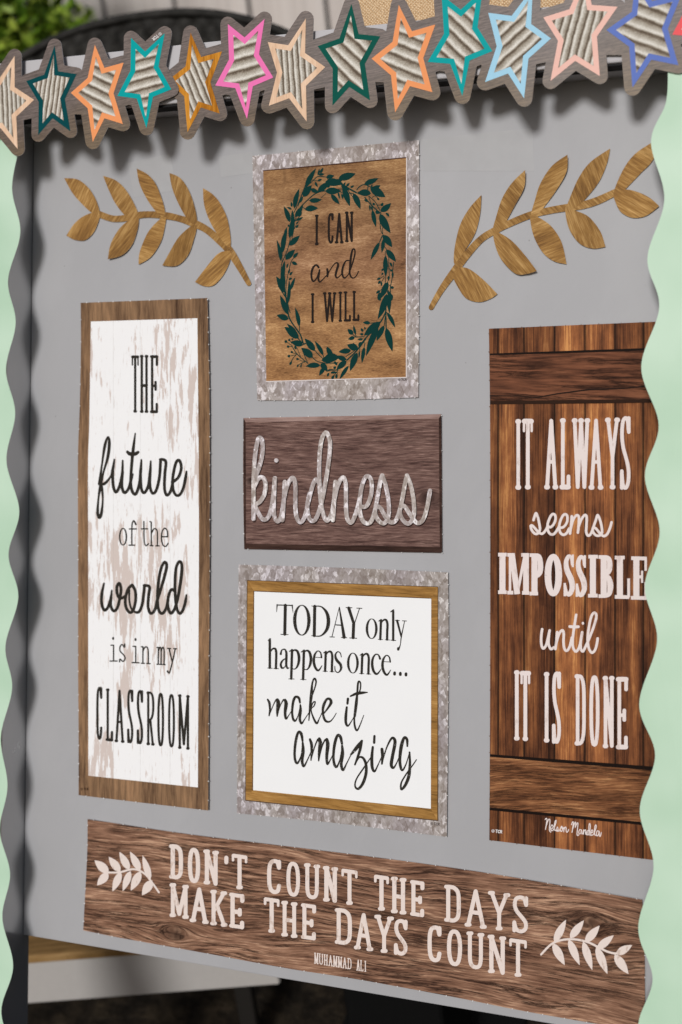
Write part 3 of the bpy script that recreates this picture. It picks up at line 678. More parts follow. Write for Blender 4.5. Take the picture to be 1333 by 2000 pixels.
t.flat('lettering', strokes(z2, 6, [('l', [(374, 1130, 9), (374, 1140, 9)]), ('l', [(355, 1196), (378, 1196), (378, 1335)]), ('l', [(346, 1338), (410, 1338)]),
  [(478, 1185), (476, 1215), (455, 1190), (436, 1210), (438, 1250), (470, 1285), (482, 1315), (462, 1342), (436, 1320), (432, 1345)],
  ('l', [(575, 1140, 9), (575, 1150, 9)]), ('l', [(552, 1206), (577, 1206), (577, 1350)]), ('l', [(545, 1352), (608, 1354)]),
  ('l', [(628, 1210), (642, 1210), (641, 1357)]), [(642, 1250), (662, 1212), (686, 1225), (690, 1290), (690, 1357)], ('l', [(628, 1358), (655, 1359)]), ('l', [(676, 1360), (706, 1362)]),
  ('l', [(768, 1216), (780, 1216), (779, 1366)]), [(780, 1250), (792, 1215), (803, 1225), (805, 1290), (804, 1366)], [(805, 1250), (818, 1216), (830, 1228), (832, 1290), (831, 1368)], ('l', [(768, 1367), (790, 1368)]), ('l', [(798, 1369), (812, 1369)]), ('l', [(824, 1370), (840, 1371)]),
  ('l', [(876, 1226), (905, 1345)]), [(932, 1228), (915, 1310), (893, 1400), (878, 1447), (863, 1430, 9)], ('l', [(863, 1225), (890, 1226)]), ('l', [(918, 1227), (943, 1228)])]), ink, nf, .0007)
t.flat('lettering', word(z3, [('C', 221, 279, 187, 670, .1), ('L', 304, 376, 205, 680, .1), ('A', 384, 479, 212, 692, .1), ('S', 497, 558, 210, 702, .1), ('S', 583, 646, 215, 710, .1), ('R', 667, 749, 232, 718, .1), ('O', 768, 834, 240, 730, .1), ('O', 864, 932, 250, 740, .1), ('M', 951, 1067, 260, 753, .1)], 10.5, 14, 3), ink, nf, .0007)
tiny(t, 158, 1539, 0, 4.2, m_ink('dark_small_print', C(60, 40, 28)), nf)

# ------------------------------------------------------------------ poster: I CAN and I WILL
t = Thing('poster', 'wreath poster with galvanized metal border reading I CAN and I WILL', 'poster', 660, 779, 0)
nf = curl(495, 819, 275, 780, .0016, .0022, .0006, .0010, .0006)
GALV = m_galv('galvanized_print', 1.0)
t.sheet('card', [(493.5, 304.5), (819, 273.5)], [(503, 782), (655, 781.5), (817.5, 776)], [(493.5, 304.5), (498, 540), (503, 782)], [(819, 273.5), (819, 530), (817.5, 776)], GALV, nf, 0, 20, 28, .0007, WHITE_EDGE, nubs=40)
q = [(514.6, 333.5), (793.8, 307.8), (793.3, 736.3), (520.5, 744.4)]
line = m_plain('thin_dark_line', C(72, 44, 34)); lline = m_plain('thin_light_line', C(214, 206, 204))
t.flat('print_outline', ribbon([(q[0][0], q[0][1], .9), (q[1][0], q[1][1], .9)]), line, nf, .0005)
t.flat('print_outline', ribbon([(q[1][0]+.8, q[1][1], .9), (q[2][0]+.8, q[2][1]+.8, .9), (q[3][0], q[3][1]+.8, .9)]), lline, nf, .0005)
g = NG('tan_wood_print', .42, .35)
X, Y, _ = g.sep(g.coords())
def ff(a, b, det, ro, s=0, d=0):
    c = g.n('ShaderNodeCombineXYZ'); g.L(g.math('MULTIPLY', X, a), c.inputs[0]); g.L(g.math('MULTIPLY', Y, b), c.inputs[1]); c.inputs[2].default_value = s
    return g.noise(c.outputs[0], 1.0, det, ro, d)
v = g.math('ADD', g.math('MULTIPLY', ff(12, 30, 4, .6), .5), g.math('ADD', g.math('MULTIPLY', ff(60, 420, 5, .7, 3, 1.6), .35), g.math('MULTIPLY', ff(200, 900, 3, .6, 7), .3)))
v = g.math('DIVIDE', v, 1.15)
c1 = g.ramp(v, [(.37, C(84, 60, 40)), (.46, C(136, 102, 72)), (.54, C(164, 128, 92)), (.62, C(202, 168, 128))])
band = g.ramp(g.math('ADD', g.math('MULTIPLY', Y, 2.0), g.math('MULTIPLY', g.math('SUBTRACT', ff(6, 3, 2, .5, 9), .5), .25)), [(.03, (1.1, 1.0, .82)), (.3, (1.0, .93, .82)), (.47, (.86, .78, .80)), (.62, (.84, .80, .76)), (.85, (.92, .86, .72))])
spot = g.ramp(g.noise(g.coords((1, .5, 1)), 45, 3), [(.62, 0.0), (.75, .55)])
g.base(g.mix(spot, g.mix(1.0, c1, band, 'MULTIPLY'), C(92, 62, 40)))
t.quad('wood_print', q, g.m, nf, .0003, 12, 16)
GR = m_plain('dark_green_ink', C(4, 52, 48), .6, .15, 60)
WV = []
def wl(z, lst):
    for x0, y0, x1, y1, wd in lst:
        a, b = zt(z, x0, y0), zt(z, x1, y1); WV.append(leafpoly(a[0], a[1], b[0], b[1], wd/z[2]*.92, random.uniform(-.04, .04)))
def ws(z, lst):
    for r, *pts in lst: WV.extend(ribbon([(*zt(z, x, y), r/z[2]*1.1) for x, y in (catmull(pts, 25) if len(pts) > 2 else pts)]))
def wd_(z, lst):
    for x, y, r in lst: WV.append(disc(*zt(z, x, y), r/z[2], 10))
w1, w2, w3, w4, w5, w6 = (520, 310, 9.521), (650, 310, 9.521), (520, 440, 9.521), (660, 440, 9.521), (520, 570, 9.521), (640, 570, 8.331)
wl(w1, [(730, 530, 930, 175, 52), (690, 710, 850, 490, 70), (525, 930, 620, 550, 50), (830, 560, 980, 620, 45), (960, 620, 1190, 420, 62), (440, 1180, 330, 880, 50), (540, 1090, 690, 860, 50), (720, 940, 970, 920, 62), (800, 780, 1040, 760, 50), (480, 900, 463, 795, 22), (965, 310, 990, 180, 22), (1010, 270, 1065, 165, 28), (980, 300, 1090, 285, 28), (1120, 340, 1270, 315, 45), (960, 410, 1040, 380, 25), (910, 430, 960, 530, 25), (1100, 430, 1430, 460, 80), (1100, 600, 1400, 600, 70), (1210, 660, 1370, 850, 48), (620, 820, 690, 700, 30), (600, 1080, 670, 990, 25), (560, 1150, 690, 1080, 25), (560, 1220, 610, 1160, 16), (555, 1290, 605, 1220, 16), (1140, 540, 1190, 460, 30), (480, 940, 385, 905, 22), (400, 1240, 440, 1250, 22)])
wl(w1, [(490, 950, 480, 1500, 42), (340, 1400, 395, 1270, 22)])
ws(w1, [(9, (640, 900), (760, 780), (900, 660), (1030, 605), (1150, 600)), (6, (600, 880), (690, 600), (740, 470)), (7, (720, 550), (900, 380), (970, 330), (1120, 340)), (6, (520, 1000), (600, 830), (680, 620)), (6, (530, 1170), (620, 1080)), (5, (890, 410), (960, 410)), (4, (1025, 730), (1120, 640)), (6, (1120, 340), (1180, 410)), (5, (530, 1300), (560, 1230)), (6, (690, 905), (740, 945)), (7, (520, 1180), (560, 1100))])
wl(w2, [(110, 370, 430, 275, 75), (-30, 440, 190, 395, 50), (590, 470, 855, 362, 55), (700, 530, 985, 715, 85), (740, 560, 890, 495, 45), (715, 640, 450, 640, 70), (195, 520, 320, 885, 62), (385, 640, 518, 940, 60), (205, 510, 240, 428, 18), (255, 515, 320, 450, 24), (330, 535, 402, 495, 22), (105, 620, 135, 750, 20), (170, 650, 190, 755, 22), (-20, 690, 130, 830, 38), (890, 985, 1088, 825, 62), (900, 880, 940, 815, 30), (990, 1005, 1055, 1080, 25), (740, 950, 808, 1275, 45), (880, 1020, 1078, 1385, 78), (690, 850, 695, 975, 18), (590, 755, 655, 805, 25), (745, 825, 790, 865, 26), (830, 725, 868, 775, 22), (0, 400, 180, 480, 60), (-40, 580, 110, 610, 45), (160, 490, 310, 590, 45), (800, 970, 880, 1020, 40), (720, 880, 740, 980, 22), (650, 480, 665, 540, 12), (720, 530, 740, 475, 16)])
ws(w2, [(13, (60, 440), (180, 480), (310, 560), (440, 630)), (8, (450, 580), (500, 520), (590, 480), (700, 520)), (10, (600, 720), (720, 860), (840, 970), (900, 1010)), (7, (680, 700), (790, 800), (880, 960)), (5, (670, 700), (740, 900)), (5, (100, 570), (190, 560)), (6, (660, 490), (650, 590)), (6, (740, 720), (790, 690), (850, 740)), (6, (300, 600), (380, 720)), (5, (105, 590), (180, 640)), (4, (880, 1100), (885, 1300)), (4, (930, 1200), (930, 1400)), (7, (310, 640), (390, 650)), (6, (830, 860), (890, 860))])
wl(w3, [(305, 520, 395, 40, 52), (440, 250, 480, -120, 40), (435, 378, 630, 190, 58), (275, 670, 200, 270, 40), (360, 640, 540, 450, 60), (510, 610, 600, 505, 34), (480, 680, 588, 730, 36), (300, 1050, 350, 650, 45), (385, 800, 415, 700, 18), (415, 900, 445, 810, 20), (440, 930, 497, 862, 24), (420, 1010, 488, 980, 24), (350, 1260, 190, 945, 62), (300, 1220, 330, 850, 62), (410, 1450, 430, 1010, 36), (460, 1200, 545, 965, 32), (570, 50, 605, -20, 15)])
ws(w3, [(4, (295, 700), (305, 500), (300, 400)), (7, (300, 690), (400, 450), (450, 250)), (6, (290, 700), (280, 900), (300, 1000)), (6, (380, 1050), (460, 700), (530, 590)), (6, (375, 1333), (375, 1100), (390, 1000)), (9, (360, 1333), (230, 1130)), (12, (340, 1100), (360, 1333))])
wl(w4, [(840, 180, 1012, 408, 68), (780, 310, 612, 648, 45), (855, 250, 820, 512, 38), (900, 450, 1084, 680, 60), (890, 560, 895, 970, 50), (970, 690, 1010, 775, 24), (855, 800, 815, 858, 20), (845, 880, 815, 935, 18), (800, 980, 722, 1008, 24), (800, 1030, 752, 1095, 25), (815, 1050, 815, 1135, 20), (970, 850, 1030, 830, 22), (1020, 870, 1030, 975, 22), (950, 940, 945, 1030, 25), (935, 1050, 800, 1360, 62), (980, 1150, 1048, 1168, 30), (790, 1215, 712, 1268, 28), (800, 1400, 740, 1310, 35), (940, 1200, 940, 1300, 20), (860, 1380, 940, 1290, 35), (985, 1270, 1010, 1400, 38)])
ws(w4, [(6, (790, 0), (810, 120), (850, 180)), (4, (835, 0), (840, 170)), (8, (830, 190), (780, 310)), (6, (870, 330), (870, 400), (910, 450), (950, 620), (945, 770), (1000, 850)), (5, (885, 480), (885, 580)), (6, (895, 950), (885, 1060), (860, 1110)), (5, (950, 800), (960, 950), (930, 1050)), (7, (1040, 690), (1020, 860), (1010, 1000), (980, 1150), (985, 1290)), (5, (860, 940), (790, 990)), (5, (870, 960), (810, 1060)), (5, (940, 1100), (980, 1130)), (5, (830, 1180), (770, 1225))])
wl(w5, [(415, 430, 262, 60, 58), (405, 200, 430, -40, 35), (420, 505, 198, 430, 62), (620, 650, 538, 285, 42), (610, 870, 342, 650, 78), (570, 770, 388, 590, 40), (690, 990, 455, 930, 62), (560, 1070, 540, 990, 28), (910, 1100, 718, 865, 65), (1065, 1180, 905, 910, 42), (870, 1222, 655, 1040, 75), (1010, 1365, 735, 1385, 56), (1235, 1200, 1128, 1012, 42), (1100, 1200, 1380, 1230, 70), (1020, 1330, 1140, 1480, 60), (1090, 1400, 988, 1562, 42), (1150, 1200, 1130, 1340, 32), (440, 1360, 480, 1290, 24), (575, 1400, 605, 1345, 18), (650, 1412, 655, 1340, 16), (1140, 1575, 1175, 1500, 24), (1220, 1630, 1270, 1540, 28), (1205, 1500, 1280, 1500, 24), (1300, 1610, 1320, 1520, 24), (1260, 1430, 1300, 1390, 28)])
wd_(w5, [(370, 925, 27), (432, 895, 23), (490, 880, 20), (410, 1018, 25), (480, 1120, 24), (425, 1195, 27), (585, 1250, 24)])
ws(w5, [(12, (370, 100), (400, 300), (440, 500), (600, 740), (640, 800), (690, 950)), (7, (400, 180), (420, 290), (450, 390)), (6, (625, 640), (620, 740)), (9, (600, 870), (680, 950), (740, 960)), (9, (670, 990), (740, 960)), (8, (480, 1000), (580, 1160), (780, 1330)), (5, (580, 1160), (480, 1130)), (5, (580, 1165), (425, 1195)), (6, (560, 1170), (500, 1240), (460, 1320)), (5, (580, 1050), (640, 1200)), (6, (680, 1100), (770, 1310)), (5, (720, 1300), (600, 1260)), (5, (720, 1305), (650, 1330), (588, 1375)), (5, (680, 1310), (650, 1380)), (7, (910, 1090), (1000, 1190), (1110, 1280)), (6, (1065, 1180), (1080, 1260)), (7, (860, 1215), (950, 1290), (1110, 1330)), (9, (1110, 1330), (1333, 1320)), (6, (1170, 1440), (1333, 1455)), (6, (1130, 1480), (1240, 1450)), (5, (370, 925), (470, 990)), (5, (432, 895), (480, 960)), (5, (410, 1010), (490, 1020))])
wl(w6, [(965, 30, 818, 450, 58), (1020, -20, 1010, 360, 42), (880, 10, 835, 130, 45), (965, 330, 1102, 585, 36), (955, 580, 1058, 975, 60), (925, 545, 800, 800, 46), (860, 490, 590, 715, 72), (700, 510, 575, 500, 32), (830, 560, 628, 1050, 56), (460, 700, 425, 540, 24), (415, 695, 328, 605, 42), (445, 735, 335, 772, 34), (578, 650, 545, 590, 24), (585, 690, 528, 690, 24), (615, 615, 602, 565, 16), (580, 765, 488, 775, 22), (565, 815, 502, 885, 30), (500, 925, 318, 860, 62), (440, 900, 420, 830, 30), (385, 955, 178, 978, 48), (310, 1105, 140, 1040, 45), (600, 890, 560, 1165, 34), (520, 960, 510, 1085, 16), (485, 985, 368, 1292, 56), (345, 1200, 195, 1428, 34), (310, 1120, 145, 1270, 52), (-100, 1110, 160, 1100, 62), (65, 1060, -20, 910, 34), (110, 1130, 160, 1200, 24), (95, 1245, 145, 1215, 24), (50, 1320, 160, 1310, 22), (75, 1430, 110, 1350, 22), (140, 1412, 158, 1335, 20)])
ws(w6, [(10, (950, 240), (945, 330), (870, 480), (760, 600), (600, 780), (480, 950), (320, 1110)), (9, (950, 320), (955, 590)), (6, (860, 490), (700, 510)), (6, (940, 400), (925, 545)), (6, (960, 330), (1010, 370)), (7, (460, 735), (600, 730)), (6, (410, 690), (460, 735)), (6, (455, 690), (470, 735)), (6, (440, 960), (300, 1050)), (6, (600, 890), (610, 830)), (4, (520, 960), (525, 900)), (6, (820, 520), (640, 730), (590, 830)), (6, (380, 1050), (310, 1110)), (6, (0, 1275), (170, 1275)), (5, (170, 1275), (110, 1360)), (5, (160, 1290), (155, 1360)), (7, (170, 1260), (300, 1130)), (14, (620, 760), (520, 900))])
t.flat('wreath_print', WV, GR, nf, .0006)
za = (590, 400, 8.33)
INK2 = m_ink('brown_black_ink', C(34, 26, 22), C(80, 58, 44), 700, .7)
t.flat('lettering', word(za, [('I', 208, 276, 158, 658), ('C', 420, 518, 130, 636), ('A', 537, 678, 128, 630), ('N', 698, 845, 108, 610)], 18, 21, 10), INK2, nf, .0008)
t.flat('lettering', strokes(za, 12, [[(272, 1020, 16), (255, 990, 16), (220, 980, 14), (175, 1035, 18), (155, 1130, 16), (165, 1215, 16), (195, 1245, 14), (240, 1190, 9), (268, 1110, 8)], [(288, 1060, 14), (275, 1140, 17), (268, 1215, 16), (292, 1255, 12), (335, 1220, 9), (400, 1150, 8)],
  [(412, 1045, 16), (420, 1100, 20), (415, 1165, 16)], [(415, 1150, 8), (460, 1060, 8), (530, 960, 9), (575, 945, 14), (590, 985, 18), (562, 1080, 18), (548, 1150, 16), (572, 1190, 11), (620, 1155, 8), (660, 1110, 8)],
  [(785, 912, 9), (720, 910, 11), (672, 1000, 16), (655, 1110, 17), (685, 1188, 14), (735, 1160, 8), (785, 1070, 8), (830, 930, 12), (862, 800, 12), (858, 728, 12), (825, 728, 14), (798, 850, 18), (785, 1000, 18), (778, 1110, 15), (805, 1178, 13), (850, 1188, 9), (895, 1140, 8), (922, 1080, 8)]]), INK2, nf, .0008)
t.flat('lettering', word(za, [('I', 140, 210, 1435, 1927), ('W', 342, 562, 1420, 1912), ('I', 590, 662, 1410, 1905), ('L', 675, 802, 1405, 1900), ('L', 815, 940, 1398, 1892)], 17, 20, 10), INK2, nf, .0008)
tiny(t, 778, 739.5, -.03, 4.4, m_ink('dark_small_print2', C(60, 50, 46)), nf)

# ------------------------------------------------------------------ kindness sign
t = Thing('poster', 'wide dark brown wood-print sign with the galvanized script word kindness', 'poster', 670, 1076, 0)
nf = curl(476, 864, 812, 1078, .0016, .0018, .0006, .0006, .0006)
dk = [C(66, 46, 42), C(94, 70, 64), C(116, 90, 82), C(146, 118, 108)]
KW = m_wood('dark_brown_wood_print', dk, 0, 1.5, fleck=1.0, dark_lines=.55, warp=1.3, patch=.35, knots=((-.165, .115, .03), (.15, .09, .035)))
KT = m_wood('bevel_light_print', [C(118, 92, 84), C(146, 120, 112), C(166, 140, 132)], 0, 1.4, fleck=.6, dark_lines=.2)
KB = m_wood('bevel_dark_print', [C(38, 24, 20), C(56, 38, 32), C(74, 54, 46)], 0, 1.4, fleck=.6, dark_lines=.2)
TL, TR, BRr, BL = (475.8, 816.4), (862.6, 808.8), (864.2, 1079.8), (477.3, 1072.5)
t.sheet('card', [TL, TR], [BL, BRr], [TL, (475.2, 940), BL], [TR, (863.6, 940), BRr], KW, nf, 0, 20, 16, .0008, WHITE_EDGE, nubs=60)
i0, i1, i2, i3 = (480, 824.5), (857.5, 817.5), (859.5, 1068.5), (480.5, 1062)
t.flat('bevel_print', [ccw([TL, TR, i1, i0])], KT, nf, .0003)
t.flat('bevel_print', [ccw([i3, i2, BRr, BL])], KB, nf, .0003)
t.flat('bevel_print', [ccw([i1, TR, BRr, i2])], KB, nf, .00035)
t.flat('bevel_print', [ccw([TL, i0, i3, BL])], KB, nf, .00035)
zk = (460, 800, 3.174)
kind = [
 [(113, 678), (113, 560), (114, 420), (122, 290), (138, 195), (153, 174), (168, 200), (168, 270), (150, 350), (128, 410), (116, 470)],
 [(116, 480), (145, 425), (175, 425), (188, 470), (178, 530), (148, 575), (122, 590), (135, 625), (160, 670), (185, 682), (212, 650), (232, 560), (245, 425)],
 [(246, 425), (240, 540), (240, 650), (262, 693), (285, 655), (300, 560), (307, 450)],
 [(307, 448), (300, 570), (292, 685)], [(300, 560), (322, 470), (355, 422), (372, 465), (372, 590), (380, 665), (402, 698), (430, 665), (455, 560), (480, 470), (500, 432), (522, 460)],
 [(460, 520), (446, 610), (462, 680), (492, 685), (522, 620), (548, 510), (578, 330), (587, 200), (562, 142), (532, 200), (520, 340), (524, 500), (538, 620), (566, 688), (598, 640), (614, 540), (620, 450)],
 [(620, 448), (614, 560), (605, 685)], [(612, 570), (635, 470), (668, 420), (685, 470), (686, 600), (694, 675), (718, 700), (745, 650), (770, 560), (780, 490)],
 [(775, 602), (815, 595), (843, 520), (843, 440), (820, 412), (795, 440), (775, 530), (772, 630), (795, 695), (835, 700), (862, 640), (885, 520), (902, 430), (911, 408)],
 [(911, 408), (932, 470), (950, 570), (950, 660), (925, 703), (895, 695), (868, 650), (872, 605), (900, 610), (935, 670), (968, 700), (1002, 675), (1030, 580), (1050, 470), (1064, 408)],
 [(1064, 408), (1088, 470), (1106, 570), (1106, 660), (1078, 705), (1048, 695), (1022, 650), (1024, 605), (1050, 600), (1090, 660), (1128, 703), (1165, 680), (1190, 600), (1207, 502)]]
zk2 = (461.2, 802.2, 3.174)
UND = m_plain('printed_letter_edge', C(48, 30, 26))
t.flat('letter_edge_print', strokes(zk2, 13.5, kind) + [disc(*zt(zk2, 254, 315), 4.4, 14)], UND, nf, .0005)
t.flat('lettering', strokes(zk, 13, kind) + [disc(*zt(zk, 254, 315), 4.3, 14)], m_galv('galvanized_letter_print', 1.22), nf, .0009, .0003, m_plain('letter_rim', C(190, 184, 182)))

# ------------------------------------------------------------------ TODAY poster
t = Thing('poster', 'white poster in gold frame print reading TODAY only happens once... make it amazing', 'poster', 668, 1611, 0)
nf = curl(464, 876, 1105, 1630, .0016, .0035, .0006, .0012, .0006)
t.sheet('card', [(466.5, 1102.5), (670, 1109), (875.7, 1118)], [(463.2, 1588.4), (660, 1608), (873, 1634.6)], [(466.5, 1102.5), (463.2, 1588.4)], [(875.7, 1118), (876.5, 1300), (873, 1634.6)], m_galv('galvanized_print_dim', .88), nf, 0, 22, 26, .0007, WHITE_EDGE, nubs=36)
WO = [(484, 1134), (855.3, 1146.8), (854.6, 1601.6), (480.4, 1562)]; WI = [(496.2, 1154.4), (842.7, 1168.5), (842, 1579.5), (493.9, 1543.2)]
gold = [C(104, 74, 34), C(142, 104, 54), C(164, 122, 66), C(184, 144, 86)]
GH = m_wood('gold_frame_print', gold, 0, 1.2, rot=R_(4), fleck=.5, dark_lines=.4); GV = m_wood('gold_frame_upright_print', [c for c in gold], 0, 1.2, fleck=.5, dark_lines=.4)
def sub(a, b, k=14): return [(a[0]+(b[0]-a[0])*i/k, a[1]+(b[1]-a[1])*i/k) for i in range(k+1)]
edg = [(WO[0][0]-.3, WO[0][1]), (WO[1][0], WO[1][1]), (WO[2][0]+.8, WO[2][1]+.9), (WO[3][0], WO[3][1]+.9)]
t.flat('frame_edge_print', sum([ribbon([(*p, 1.2) for p in sub(edg[i], edg[(i+1) % 4])]) for i in range(4)], []), m_plain('frame_edge_dark', C(84, 66, 50)), nf, .0002)
for a, b, m_ in ((0, 1, GH), (1, 2, GV), (2, 3, GH), (3, 0, GV)):
    t.quad('frame_print', [WO[a], WO[b], WI[b], WI[a]] if a in (0,) else [WO[a], WO[b], WI[b], WI[a]], m_, nf, .0004, 14, 2)
t.flat('frame_edge_print', ribbon([(*p, .8) for p in sub(WI[0], WI[1])]) + ribbon([(*p, .8) for p in sub(WI[3], WI[0])]), m_plain('frame_inner_dark', C(92, 62, 30)), nf, .0010)
t.quad('white_print', WI, m_plain('white_paper', C(234, 235, 238), .4, .02, 20), nf, .0007, 14, 14)
zs = (510, 1160, 4.443); BOOST = 1.22
def sn(dx, dy):
    o = lambda L: [(x+dx, y+dy) + tuple(r) for x, y, *r in L]
    return [('l', o([(1042, 228, 8.5), (1036, 393, 8.5)])), ('l', o([(1022, 236, 3), (1044, 224, 6)])), ('c', o([(1042, 258, 3), (1062, 228, 6), (1086, 226, 8), (1098, 260, 8.5), (1096, 330, 8.5), (1095, 396, 8.5)])), ('l', o([(1017, 394, 2.5), (1056, 396, 2.5)])), ('l', o([(1078, 398, 2.5), (1116, 400, 2.5)]))]
def se(dx, dy):
    o = lambda L: [(x+dx, y+dy) + tuple(r) for x, y, *r in L]
    return [('l', o([(460, 549, 2.5), (526, 553, 2.5)])), ('c', o([(526, 552, 6), (518, 510, 5), (492, 495, 4), (466, 530, 8), (459, 590, 9.5), (474, 643, 9), (500, 664, 7), (530, 622, 2.5)]))]
def sp(dx, dy):
    o = lambda L: [(x+dx, y+dy) + tuple(r) for x, y, *r in L]
    return [('l', o([(270, 488, 9), (263, 735, 9)])), ('l', o([(246, 500, 3), (272, 484, 6)])), ('c', o([(268, 508, 3), (290, 487, 6), (318, 500, 9), (331, 560, 10), (320, 620, 8), (295, 652, 4), (266, 645, 3)])), ('l', o([(241, 737, 2.5), (289, 739, 2.5)]))]
L1 = ellipse(zs, 355, 228, 62, 130, 12, 3) + ellipse(zs, 961, 302, 41, 86, 9, 2.5) + strokes(zs, 3, [
 ('l', [(212, 98, 11), (207, 350, 11)]), ('l', [(140, 96, 4), (275, 100, 4)]), ('l', [(141, 94, 5), (136, 156, 1.5)]), ('l', [(271, 98, 5), (279, 163, 1.5)]), ('l', [(173, 351), (236, 353)]),
 ('l', [(467, 107, 11), (463, 362, 11)]), ('c', [(467, 106, 4), (525, 112, 5), (572, 165, 11), (586, 240, 13), (570, 312, 11), (520, 363, 5), (462, 365, 4)]), ('l', [(442, 105), (467, 106)]), ('l', [(440, 363), (465, 365)]),
 ('l', [(680, 114, 2), (617, 370, 3)]), ('l', [(680, 116, 4), (722, 376, 12)]), ('l', [(643, 268, 4), (700, 272, 4)]), ('l', [(598, 373), (638, 374)]), ('l', [(698, 378), (745, 380)]),
 ('l', [(762, 122, 11), (806, 258, 10)]), ('l', [(856, 125, 3), (812, 258, 3)]), ('l', [(805, 255, 11), (800, 380, 11)]), ('l', [(738, 118), (790, 120)]), ('l', [(832, 123), (877, 125)]), ('l', [(770, 382), (831, 385)]),
 *sn(0, 0), ('l', [(1148, 150, 8.5), (1148, 400, 8.5)]), ('l', [(1125, 156, 3), (1150, 140, 6)]), ('l', [(1128, 401), (1170, 404)]),
 ('l', [(1182, 232, 8), (1218, 370, 6)]), ('c', [(1247, 236, 2.5), (1219, 370, 4), (1210, 440, 3), (1195, 478, 7)]), ('l', [(1192, 472, 9), (1192, 482, 9)]), ('l', [(1167, 229), (1202, 231)]), ('l', [(1228, 233), (1263, 235)])])
L2 = ellipse(zs, 798, 600, 41, 87, 9, 2.5) + strokes(zs, 3, [
 ('l', [(77, 400, 9), (77, 641, 9)]), ('l', [(63, 404, 3), (80, 390, 6)]), ('c', [(78, 512, 3), (100, 478, 6), (124, 476, 8), (133, 510, 8.5), (132, 580, 8.5), (130, 645, 8.5)]), ('l', [(60, 643), (97, 645)]), ('l', [(112, 647), (152, 649)]),
 ('c', [(172, 522, 8), (180, 490, 5), (205, 480, 5), (220, 505, 8), (221, 560, 9), (220, 618, 8), (231, 646, 6), (243, 640, 3)]), ('c', [(220, 557, 3), (188, 578, 6), (172, 612, 8), (182, 643, 7), (203, 638, 4), (219, 608, 2.5)]),
 *sp(0, 0), *sp(103, 5), *se(0, 0), *sn(-479, 276),
 ('c', [(698, 548, 3), (688, 512, 4), (665, 502, 4), (646, 530, 7), (656, 572, 10), (690, 612, 10), (695, 652, 8), (670, 682, 4), (646, 667, 4), (641, 628, 3)]),
 *sn(-162, 296), ('c', [(1034, 562, 8), (1020, 530, 5), (995, 525, 5), (971, 560, 8), (966, 620, 9.5), (982, 678, 9), (1010, 694, 7), (1043, 652, 2.5)]), *se(596, 38),
 ('l', [(1160, 684, 10), (1160, 697, 10)]), ('l', [(1210, 688, 10), (1210, 701, 10)]), ('l', [(1259, 692, 10), (1259, 705, 10)])])
t.flat('lettering', L1, ink, nf, .0012); t.flat('lettering', L2, ink, nf, .0012)
zm = (510, 1300, 6.059); za2 = (560, 1410, 4.937)
BR_INK = m_ink('brush_ink', BLACK, C(190, 188, 186), 420, .66)
L3 = strokes(zm, 8, [[(80, 402, 9), (100, 440, 12), (107, 520, 10), (97, 592, 7)], [(100, 585, 4), (150, 460, 5), (182, 402, 8)], [(195, 400, 12), (205, 440, 19), (196, 540, 14), (192, 600, 6)], [(196, 575, 4), (235, 460, 5), (268, 403, 8)], [(285, 405, 12), (298, 450, 18), (286, 560, 14), (297, 628, 11), (322, 600, 5), (362, 538, 4)],
 [(462, 440, 9), (450, 385, 13), (415, 368, 12), (390, 400, 13), (374, 480, 12), (370, 570, 11), (385, 640, 12), (410, 652, 9), (440, 590, 4), (460, 500, 4)], [(466, 465, 8), (470, 530, 13), (460, 630, 13), (481, 685, 10), (520, 630, 5), (580, 540, 4)],
 [(567, 650, 5), (578, 520, 10), (596, 350, 15), (608, 210, 9), (632, 152, 9), (652, 180, 9), (645, 240, 7), (612, 340, 6)], [(592, 505, 5), (618, 435, 6), (642, 430, 7), (630, 475, 6), (596, 515, 5), (610, 590, 8), (658, 682, 11), (690, 630, 5), (730, 540, 4)],
 [(745, 565, 7), (795, 500, 10), (830, 440, 15), (818, 398, 13), (780, 398, 12), (742, 470, 14), (733, 560, 11), (760, 648, 12), (808, 665, 9), (850, 630, 5), (892, 563, 4)],
 [(1030, 392, 12), (1024, 450, 11)], [(1016, 492, 10), (1005, 600, 14), (1006, 680, 13), (1030, 714, 9), (1070, 660, 5), (1110, 590, 4)],
 [(1112, 600, 10), (1128, 450, 15), (1140, 330, 10), (1148, 215, 10), (1162, 185, 8), (1180, 212, 7), (1174, 290, 7), (1152, 340, 8)], [(1122, 470, 12), (1105, 620, 9), (1112, 720, 10), (1136, 768, 9), (1170, 710, 6), (1217, 588, 4)],
 [(1060, 362, 8), (1130, 332, 14), (1195, 322, 14), (1260, 317, 5)]])
